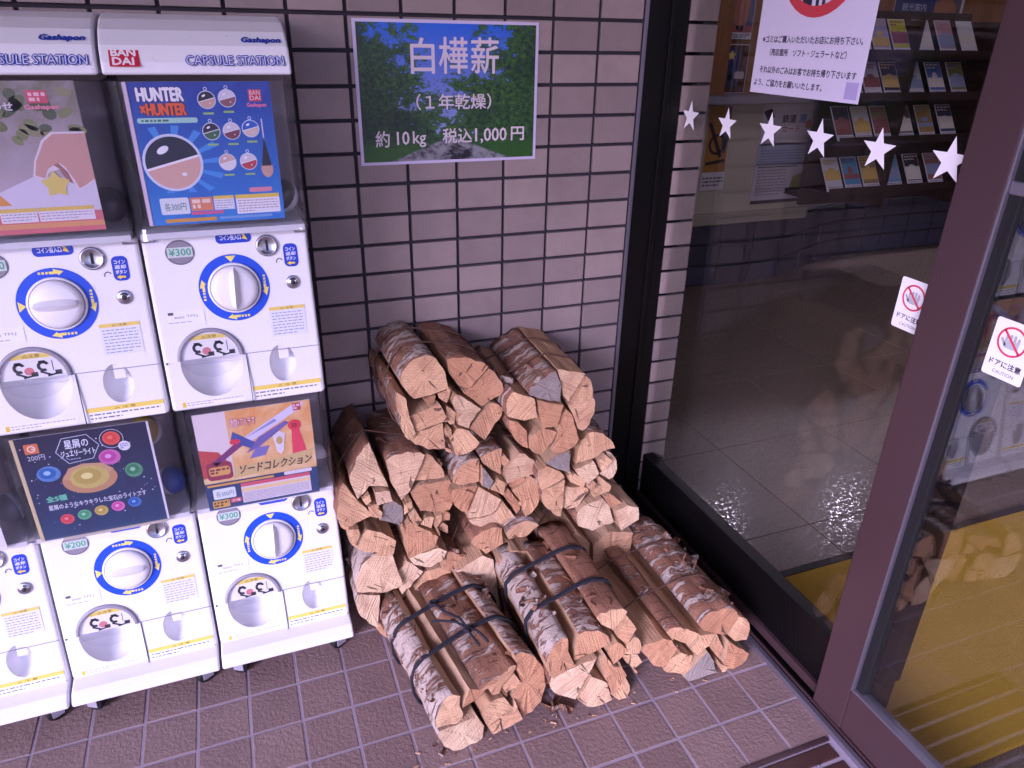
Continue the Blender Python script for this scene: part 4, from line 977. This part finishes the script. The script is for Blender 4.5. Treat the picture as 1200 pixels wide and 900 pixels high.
  [(2,-47,0),(-28,-30,0),(-57,-39,0),(-75,-59,1),(-42,-78,1),(-17,-84,0)],
  [(-43,3,0),(-7,-21,0),(17,1,0),(-23,28,0),(-58,15,0)],
  [(9,-46,0),(41,-31,0),(62,-8,0),(17,0,0),(-5,-33,0)],
  [(-8,-113,0),(63,-115,0),(52,-70,0),(34,-40,0),(-30,-83,0)],
  [(106,-38,0),(139,-44,1),(149,-8,1),(120,16,0),(89,-20,0)],
  [(89,-105,1),(125,-103,1),(149,-83,0),(89,-30,0),(83,-64,0),(73,-79,0)],
  [(69,-75,0),(79,-51,0),(62,-11,0),(42,-36,0)],
  [(69,-108,0),(79,-114,0),(86,-89,0),(66,-77,0)],
  [(22,14,0),(60,-8,0),(89,-20,0),(120,17,1),(99,43,1),(61,47,1),(26,48,1),(10,29,0)],
  [(-58,16,0),(-24,31,1),(-51,43,1),(-73,37,0)],
 ]),
}

def refine(poly, rnd):
    out = []; n = len(poly); cx = sum(p[0] for p in poly) / n; cz = sum(p[1] for p in poly) / n
    for i in range(n):
        x0, z0, f = poly[i]; x1, z1, _ = poly[(i + 1) % n]; L = math.hypot(x1 - x0, z1 - z0); k = max(2 if f else 1, int(round(L / 13)))
        nx, nz = (z1 - z0) / max(L, 1e-6), -(x1 - x0) / max(L, 1e-6)
        for j in range(k):
            t = j / k; x, z = x0 + (x1 - x0) * t, z0 + (z1 - z0) * t
            if f: bul = .13 * L * 4 * t * (1 - t); x += nx * bul; z += nz * bul
            if j: x += rnd.uniform(-1.1, 1.1) * (.5 if f else 1); z += rnd.uniform(-1.1, 1.1) * (.5 if f else 1)
            out.append((x, z, f))
    return out, cx, cz
def make_log(poly, zc, tilt, L, rnd, zmin, end_mat, jut, bark=M_BARK):
    pts, cx, cz = refine(poly, rnd); n = len(pts); rings = 10
    sh = 1 - 1.1 / max(6.0, .5 * math.sqrt(max(1, (max(p[0] for p in pts) - min(p[0] for p in pts)) * (max(p[1] for p in pts) - min(p[1] for p in pts)))))
    pts = [(cx + (x - cx) * sh, cz + (z - cz) * sh, f) for x, z, f in pts]
    tap, bx, bz = rnd.uniform(-.07, .05), rnd.uniform(-3, 3), rnd.uniform(-2, 2)
    tx, tz = rnd.uniform(-.09, .09), rnd.uniform(-.08, .08); seed = rnd.uniform(0, 99)
    mb = MB(); vs = []
    for r in range(rings + 1):
        t = r / rings
        for i, (x, z, f) in enumerate(pts):
            k = 1 + tap * t; px, pz = cx + (x - cx) * k, cz + (z - cz) * k
            px += bx * math.sin(math.pi * t) ; pz += bz * math.sin(math.pi * t)
            if 0 < r < rings:
                nv = mnoise.noise_vector(Vector((px * .06, t * L * 26 + seed, pz * .06))); a = 4.2 if f else 2.4
                px += nv.x * a; pz += nv.z * a
            y = math.tan(tilt) * z + jut + tx * (x - cx) + tz * (z - cz) + (rnd.uniform(-1.8, 1.8) if r == 0 else 0)
            y = y + (L * 1000 - math.tan(tilt) * z * .6) * t
            Z = max(zc + pz / 1000, zmin + .0005 * rnd.random())
            vs.append((px / 1000, y / 1000, Z))
    sides_b, sides_s = [], []
    for r in range(rings):
        for i in range(n):
            a, b = r * n + i, r * n + (i + 1) % n; q = (a, b, b + n, a + n)
            (sides_b if pts[i][2] else sides_s).append(q)
    mb.add(vs, [], M_END); k = [mb.m(m) for m in (end_mat, M_SPLIT, bark)]
    def cap(base):
        c = len(mb.v); q = vs[base:base + n]; mb.v.append(tuple(sum(v[j] for v in q) / n for j in range(3)))
        for i in range(n): mb.f.append([base + i, base + (i + 1) % n, c]); mb.mi.append(k[0]); mb.sm.append(False)
    cap(0); cap(rings * n)
    for q in sides_s: mb.f.append(list(q)); mb.mi.append(k[1]); mb.sm.append(False)
    for q in sides_b: mb.f.append(list(q)); mb.mi.append(k[2]); mb.sm.append(True)
    me = mb.mesh('split_log'); return me, vs, n, pts
def hull(pts):
    pts = sorted(set(pts)); 
    def half_(ps):
        h = []
        for p in ps:
            while len(h) >= 2 and (h[-1][0] - h[-2][0]) * (p[1] - h[-2][1]) - (h[-1][1] - h[-2][1]) * (p[0] - h[-2][0]) <= 0: h.pop()
            h.append(p)
        return h[:-1]
    return half_(pts) + half_(pts[::-1])
def peel(rnd, w_, l_):
    """curled scrap of bark"""
    b = MB(); vs, fs = [], []; n = 6; R_ = rnd.uniform(.35, 1.1) * w_; sweep = rnd.uniform(1.2, 3.6)
    for j in range(4):
        for k in range(n + 1):
            a = sweep * k / n; jig = rnd.uniform(-.12, .12) * w_
            vs.append((R_ * math.sin(a), (j / 3 - .5) * l_ + jig, R_ * (1 - math.cos(a)) + rnd.uniform(-.0006, .0006)))
    for j in range(3):
        for k in range(n): a = j * (n + 1) + k; fs.append((a, a + 1, a + n + 2, a + n + 1))
    o = len(vs); vs2 = [(x, y, z + .0009) for x, y, z in vs]
    b.add(vs + vs2, fs + [tuple(i + o for i in f[::-1]) for f in fs], M_BARK, True); return b.raw('bark_peel')

BUNDLES = {
 'LL': ('tied firewood bundle at the back on the floor, beside the capsule machine', 'twine', []),
 'LB': ('firewood bundle at the back of the floor, under the small middle bundle', 'twine', []),
 'LR': ('firewood bundle at the back of the floor, under the bundle next to the glass', 'twine', []),
 'ML': ('large firewood bundle in the middle tier, touching the capsule machine', 'twine', [8]),
 'MC': ('round firewood bundle in the centre of the middle tier', 'twine', [5]),
 'MR': ('firewood bundle in the middle tier next to the glass panel', 'twine', [1]),
 'TL': ('firewood bundle on top of the pile at left, two broad bark logs uppermost', 'twine', []),
 'TR': ('firewood bundle on top of the pile at right, one log end bluish grey', 'twine', [0]),
 'BL': ('front left firewood bundle tied with knotted black cord', 'cord', []),
 'BM': ('front middle firewood bundle held by two black cord loops', 'cord', []),
 'BR': ('front right firewood bundle with white birch bark, beside the glass', 'twine', [4]),
}
FILL = {   # hidden lower splits of the back row, local mm
 'LL': [[(-95, -40, 0), (-60, -115, 1), (0, -140, 1), (40, -138, 0), (20, -40, 0)], [(25, -40, 0), (45, -138, 1), (95, -120, 1), (120, -60, 0), (118, 10, 0), (60, 5, 0)], [(0, -36, 0), (55, 8, 0), (20, 40, 0), (-15, 10, 0)]],
 'LB': [[(-95, -20, 0), (-80, -120, 1), (-20, -172, 1), (5, -170, 0), (-5, -10, 0), (-30, 5, 0)], [(0, -10, 0), (10, -170, 1), (70, -140, 1), (100, -60, 0), (98, -10, 0), (40, 8, 0)]],
 'LR': [[(-95, -20, 0), (-90, -130, 1), (-20, -192, 1), (0, -192, 0), (10, -40, 0), (-20, -6, 0)], [(5, -192, 1), (80, -170, 1), (120, -80, 0), (130, -40, 0), (60, -20, 0), (15, -42, 0)]],
}
WHITE = {('BL', 0), ('BR', 9), ('LL', 0), ('LL', 1), ('TR', 0), ('BM', 0)}
for n_, (label, tie, grey) in BUNDLES.items():
    D = LOGS[n_]; rnd = random.Random(hash_ := sum(ord(c) * 7 for c in n_))
    x0, y0, zc = D['at']; tilt = math.radians(D['tilt']); L = D['length']
    t = thing('firewood_bundle', label, 'firewood', (x0, y0, 0), math.radians(D['yaw']), 'firewood bundles stacked in the corner')
    zmin = .002
    allp, barkspots = [], []
    for i, poly in enumerate(D['ends'] + FILL.get(n_, [])):
        me, vs, n, pts = make_log(poly, zc, tilt, L * rnd.uniform(.97, 1.02), rnd, zmin, M_ENDG if i in grey else M_END, (rnd.uniform(-6, 6) if (max(q[0] for q in poly) - min(q[0] for q in poly)) > 70 else rnd.uniform(-10, 9)) + (10 if i >= len(D['ends']) else 0), M_BARKW if (n_, i) in WHITE else M_BARK)
        link('split_log', me, t)
        allp += [(round(x), round(z)) for x, z, f in pts]
        barkspots += [(x, z, i) for x, z, f in pts if f and z > min(q[1] for q in pts)]
    H = hull(allp); cxm = sum(p[0] for p in H) / len(H); czm = sum(p[1] for p in H) / len(H)
    def ring_pts(fr, grow, slack=0.0):
        out = []; m = len(H)
        for k in range(m):
            a, b = H[k], H[(k + 1) % m]; s_ = max(1, int(math.hypot(b[0] - a[0], b[1] - a[1]) / 10))
            for j in range(s_): out.append((a[0] + (b[0] - a[0]) * j / s_, a[1] + (b[1] - a[1]) * j / s_))
        res = []
        for _ in range(1):
            for x, z in out:
                d = math.hypot(x - cxm, z - czm); g_ = (d + grow) / d
                X, Zl = cxm + (x - cxm) * g_, czm + (z - czm) * g_
                res.append((X / 1000, math.tan(tilt) * z / 1000 * (1 - fr) + L * fr + slack * math.sin(x * .03) , max(.004, zc + Zl / 1000)))
        return res
    rmat, rad = (M_ROPE, .0030) if tie == 'cord' else (M_TWINE, .0017)
    fr1, fr2 = (.30, .68) if n_ != 'BL' else (.36, .70)
    loops = []
    for fr in (fr1, fr2):
        b = MB(); rp = ring_pts(fr, 3.2, .003); b.tube(rp, rad, rmat, 8, True)
        if tie == 'cord': b.tube([(x, y + .0055, z + .0005) for x, y, z in ring_pts(fr, 2.6, .0035)], rad * .85, rmat, 8, True)
        loops.append((link('cord_loop' if tie == 'cord' else 'twine_loop', b, t), rp))
    if n_ == 'BL':
        def top_at(rp, x): return min((q for q in rp if q[2] > zc), key=lambda q: abs(q[0] - x))
        a, c = Vector(top_at(loops[0][1], .052)), Vector(top_at(loops[1][1], .024)); b = MB()
        up = Vector((0, 0, .006))
        b.tube([a + up, a.lerp(c, .3) + Vector((.006, 0, .010)), a.lerp(c, .6) + Vector((-.004, 0, .010)), c + up], .003, M_ROPE)
        b.tube([a + up, a.lerp(c, .25) + Vector((-.006, 0, .008)), a.lerp(c, .45) + Vector((-.030, 0, .008)), a.lerp(c, .5) + Vector((-.042, .0, .006))], .0028, M_ROPE)
        for s_ in (-.006, .004): b.tube([a + up, a + Vector((s_ * 1.6 + .006, -.018, .010)), a + Vector((s_ * 2 + .012, -.036, .005)), a + Vector((s_ * 2 + .014, -.052, .004))], .0028, M_ROPE)
        for q in (a, c):
            for an in (0, 1.1, 2.2):
                b.tube([q + Vector((.007 * math.cos(an + u), .007 * math.sin(an + u), .004 + .004 * math.sin(2 * u + an))) for u in [2 * math.pi * k / 12 for k in range(12)]], .0027, M_ROPE, 7, True)
        link('knot', b, t)
    # curled scraps of bark along the exposed logs
    cnt = {'BL': 40, 'BM': 40, 'BR': 44, 'LL': 22, 'TR': 8, 'TL': 8, 'ML': 8, 'MR': 8}.get(n_, 4)
    sp = [q for q in barkspots if q[1] > -60]
    for k in range(cnt):
        if not sp: break
        x, z, i = rnd.choice(sp); fr = rnd.uniform(.02, .95)
        o = link('bark_peel', peel(rnd, rnd.uniform(.003, .009), rnd.uniform(.008, .036)), t, (x / 1000, math.tan(tilt) * z / 1000 * (1 - fr) + L * fr, max(.004, zc + z / 1000 + .0005)), (rnd.uniform(-.6, .6), rnd.uniform(-.8, .8), rnd.uniform(0, 6.3)))
    # slivers standing in the gaps between the splits
    for k in range(5):
        poly = rnd.choice(D['ends']); q = rnd.randrange(len(poly)); ax_, az_, _ = poly[q]
        if az_ > czm + .35 * (max(p[1] for p in H) - czm) or poly[q][2] or poly[q - 1][2]: continue
        w1, w2 = rnd.uniform(2, 5), rnd.uniform(4, 11); an = rnd.uniform(0, 3.1)
        tri = [(ax_ + w2 * math.cos(an), az_ + w2 * math.sin(an), 0), (ax_ - w1 * math.sin(an), az_ + w1 * math.cos(an), 0), (ax_ - w2 * math.cos(an), az_ - w2 * math.sin(an), 0), (ax_ + w1 * math.sin(an), az_ - w1 * math.cos(an), 0)]
        me, *_ = make_log(tri, zc, tilt, L * rnd.uniform(.3, .9), rnd, zmin, M_END, rnd.uniform(-12, 8)); link('sliver', me, t)
# shreds of bark lying on the tiles in front
rnd = random.Random(11)
for k, (x, y) in enumerate(((.385, -.612), (.392, -.625), (.402, -.617), (.412, -.628), (.425, -.632), (.378, -.605), (.150, -.60), (.146, -.615), (.160, -.632), (.398, -.606))):
    o = link('bark_shred', peel(rnd, rnd.uniform(.006, .014), rnd.uniform(.018, .04)), None, (x, y, .001), (rnd.uniform(-.2, .2), rnd.uniform(-.2, .2), rnd.uniform(0, 6.3)))
    tag(o, 'curled scrap of brown bark under the end of the front ' + ('middle' if x > .3 else 'left') + ' bundle', 'bark scrap', 'bark scraps on the tiles ' + ('below the middle bundle' if x > .3 else 'below the left bundle'))

# crumbs of bark and sawdust round the front ends
cr = MB(); rnd = random.Random(21)
for k in range(45):
    bx_ = rnd.choice((.20, .22, .44, .47, .70)); x, y = bx_ + rnd.gauss(0, .085), -.632 - abs(rnd.gauss(0, .028)) + .02 * rnd.random(); a = rnd.uniform(0, 6.3); l_, w_ = rnd.uniform(.0015, .006), rnd.uniform(.0008, .0022)
    if x > .88: continue
    ca, sa = math.cos(a), math.sin(a); q = [(x + ca * u - sa * v, y + sa * u + ca * v) for u, v in ((-l_, -w_), (l_, -w_ * .6), (l_ * .8, w_), (-l_ * .9, w_ * .7))]; h = rnd.uniform(.0006, .002)
    cr.add([(u, v, .0008) for u, v in q] + [(u, v, .0008 + h) for u, v in q], [(3, 2, 1, 0), (4, 5, 6, 7), (0, 1, 5, 4), (1, 2, 6, 5), (2, 3, 7, 6), (3, 0, 4, 7)], rnd.choice((M_BARK, M_SPLIT, M_END)))
tag(link('wood_crumbs', cr), 'crumbs of bark and sawdust on the tiles before the firewood', 'wood crumbs', kind='stuff')

# ================================================================== LOBBY FURNISHINGS
bd = thing('notice_board', 'cream board wall with posters seen through the glass', 'board', (2.2, 1.69, 0))
quick('board', M_CREAM, (-.9, .745, 0, .06, .356, .975), bd); quick('skirting', plain('board_skirting', 'a39b8b', .6, 0, .1), (-.9, .745, -.012, -.001, .356, .418), bd)
quick('ledge', plain('grey_ledge', '8d8896', .5, 0, .1), (-.9, 1.0, -.10, .06, .976, 1.008), bd)
wd = thing('wood_surround', 'orange brown timber post and panel above the cream board', 'panelling', (2.2, 1.70, 1.0))
def mk_timber():
    g = N('timber'); co = g.coords((1, 1, .08)); v = g.noise(co, 60, 4, .6, .4); return g.done(g.mix(v, lin('a8703c'), lin('6b3f1c')), .45)
M_TIMBER = mk_timber()
quick('post', M_TIMBER, (-.01, .085, -.02, .05, .008, .62), wd, .004)
quick('panel', M_TIMBER, (-1.1, 2.9, .055, .09, .008, .62), wd)
def hang(name, label, x, y, z, W, H, fn, cat='poster'):
    o = thing(name, label, cat, (x, y, z)); b = MB(); b.box(0, W, 0, .0015, 0, H, ink('cfc9cf', .35)); link('sheet', b, o); p = Print(); p.L = .0008; fn(p, W, H); p.obj('print', o); return o
def pr_card(p, W, H):
    p.rect(.004, W - .004, H * .60, H - .004, 'ccc3cc', 1); p.rect(0, W, H * .40, H * .62, 'a9b0cc', 1); p.rect(0, W, .012, H * .41, 'c6bfcb', 1); p.rect(0, W, 0, .018, '33263a', 2)
    p.text('鉄道', W * .36, W * .62, H * .82, H * .90, '4c3c40', 3, .001); p.text('港', W * .68, W * .82, H * .82, H * .90, '5674b0', 3, .001); p.text('カード', W * .38, W * .72, H * .73, H * .79, 'a8605a', 3, .001); p.ell(W * .88, H * .80, .022, .024, 'cc6a4c', 2)
    p.poly([(0, H * .93), (W * .14, H * .96), (W * .22, H * .88), (W * .10, H * .84)], '2c2630', 2); p.fineprint(.02, W - .02, H * .42, H * .56, 5, '7f86a8', 3, 4, .4)
    p.fineprint(.02, W * .62, H * .08, H * .36, 9, '8d8694', 3, 5, .4); p.rect(.015, W * .8, H * .375, H * .385, '3a3444', 3)
    p.poly([(W * .60, H * .10), (W * .72, H * .16), (W * .75, H * .27), (W * .92, H * .31), (W * .98, H * .20), (W * .86, H * .08)], '8a8a3a', 4)
hang('card_poster', 'tall pale poster with dark Japanese title on the cream board', 2.548, 1.685, .452, .345, .51, pr_card)
def pr_drag(p, W, H):
    p.rect(.003, W - .003, H * .22, H - .003, 'a8762e', 1); p.ring(W * .5, H * .55, .038, .052, '2c2024', 2); p.line(W * .1, H * .8, W * .7, H * .4, .02, '2c2024', 3); p.line(W * .1, H * .32, W * .9, H * .36, .016, '2c2024', 3); p.ell(W * .8, H * .72, .02, .12, '40405a', 2); p.fineprint(.01, W - .01, H * .04, H * .17, 3, '5a5560', 2, 3, .45)
hang('ornate_poster', 'narrow golden poster with dark curls at the left of the cream board', 2.213, 1.685, .542, .145, .42, pr_drag)
def pr_pl(p, W, H):
    p.rect(.003, W - .003, H * .3, H - .003, '5a6288', 1); p.ell(W * .5, H * .72, .045, .11, 'a86a52', 2); p.rect(.003, W - .003, H * .15, H * .3, 'a04a4a', 2); p.fineprint(.01, W - .01, H * .03, H * .12, 2, '5a5560', 3, 3, .5)
hang('timber_poster', 'blue and red poster on the timber panel above the ledge', 2.288, 1.735, 1.262, .15, .20, pr_pl)
def pr_star(p, W, H):
    p.rect(.003, W - .003, .003, H - .003, '4a2c22', 1); p.ell(W * .35, H * .6, .045, .075, '25305c', 2); p.poly([(W * .3 + x, H * .78 + z) for x, z in star_pts(.024, 5, .55)], 'dcc06a', 3); p.rrect(W * .5, W * .9, H * .3, H * .45, .008, 'b8aab4', 3); p.ell(W * .4, H * .25, .04, .03, '3c3a52', 2)
hang('star_poster', 'dark brown poster with a yellow star just above the ledge', 2.295, 1.735, 1.014, .145, .225, pr_star)

# brochure rack
rk = thing('brochure_rack', 'dark tiered brochure rack at the back of the lobby', 'rack', (2.62, 1.5, 0))
quick('back_panel', M_DWOOD, (.125, 1.02, .02, .05, .47, 1.40), rk)
for x in (.49, 1.0): quick('upright', M_DWOOD, (x, x + .02, -.16, .018, .47, 1.36), rk)
quick('wall_bracket', M_RUBBER, (.15, .98, .05, .42, .50, .53), rk)
ROWS = [(1.36, 'top'), (1.17, 'second'), (.966, 'third'), (.72, 'bottom')]
for z, _ in ROWS:
    quick('shelf', M_DWOOD, (.125, .999, -.165, .019, z - .168, z - .152), rk, .002); quick('shelf_lip', M_DWOOD, (.125, .999, -.172, -.166, z - .168, z - .13), rk)
def brochure(label, x, z, c1, c2, seed):
    r_ = random.Random(seed); o = thing('brochure', label, 'brochure', (x, 1.352, z - .148), 0, 'brochures in the lobby rack')
    o.rotation_euler = (-math.radians(32), 0, 0)
    b = MB(); b.box(0, .105, 0, .004, 0, .178, ink('d6d0dc', .3)); link('leaflet', b, o); p = Print(); p.L = .0007
    p.rect(.003, .102, .03, .175, c1, 1); p.rect(.003, .102, r_.uniform(.03, .06), r_.uniform(.08, .12), c2, 2); p.fineprint(.01, .095, .14, .17, 2, c2, 2, seed, .5); p.ell(.05, .10, r_.uniform(.015, .03), r_.uniform(.012, .025), c2, 3); p.fineprint(.008, .098, .005, .026, 2, '6a6478', 2, seed, .4); p.obj('print', o)
names = {'c4bfc8': 'white', 'b88a92': 'pink', 'cfd2da': 'glossy white', '4a66b0': 'blue', '7d7a3c': 'olive', 'b8b43c': 'yellow', '5a3a4a': 'maroon', '9a7a3a': 'ochre', '3c3a5a': 'navy', '6a9ac0': 'sky blue', '2f2630': 'black', '8a5a4a': 'russet', '9a94b8': 'lilac', '4a8ab8': 'bright blue', '8a7248': 'tan'}
RIGHT = [['c4bfc8', 'b88a92', 'cfd2da'], ['c4bfc8', '4a66b0', '7d7a3c'], ['5a3a4a', '9a7a3a', '3c3a5a'], ['6a9ac0', '2f2630', '8a5a4a']]
LEFT = [['b88a92', '9a94b8', 'b8b43c'], ['9a7a3a', 'c4bfc8', '2f2630'], ['3c3a5a', 'c4bfc8', '8a7248'], ['c4bfc8', '4a8ab8', '8a7248']]
sd_ = 0
for r, (z, rn) in enumerate(ROWS):
    zl = (1.25, 1.05, .872, .675)[r]
    for k in range(3):
        sd_ += 1; c = RIGHT[r][k]; brochure(f'{names[c]} brochure in the {rn} row of the right half of the rack', 3.150 + .147 * k, z, c, ('5a5464', 'd8d0c8', 'c86a4a', '8a94b8')[sd_ % 4], sd_)
        sd_ += 1; c = LEFT[r][k]; brochure(f'{names[c]} brochure in the {rn} row of the left half of the rack', 2.752 + .122 * k, z, c, ('c8a84a', '5a5464', '8a4a4a', 'd0d0d8')[sd_ % 4], sd_)
fr_ = thing('framed_picture', 'small white framed picture behind the rack top', 'picture', (3.46, 1.66, 1.30)); quick('frame', M_WHITE2, (0, .25, -.012, .012, 0, .30), fr_, .003); p = Print(); p.rect(.02, .23, .03, .28, '6a6470', 1); p.ell(.12, .12, .08, .05, 'a8724a', 2); p.ell(.10, .2, .06, .03, '9a9aa4', 2); p.obj('image', fr_, (0, -.0125, 0))
bp_ = hang('blue_poster', 'dark blue poster leaning behind the top of the rack', 3.14, 1.56, 1.385, .27, .2, lambda p, W, H: (p.rect(.002, W - .002, .002, H - .002, '26356e', 1), p.text('観光案内', .05, W - .06, .02, .055, 'b8c0d8', 2)))
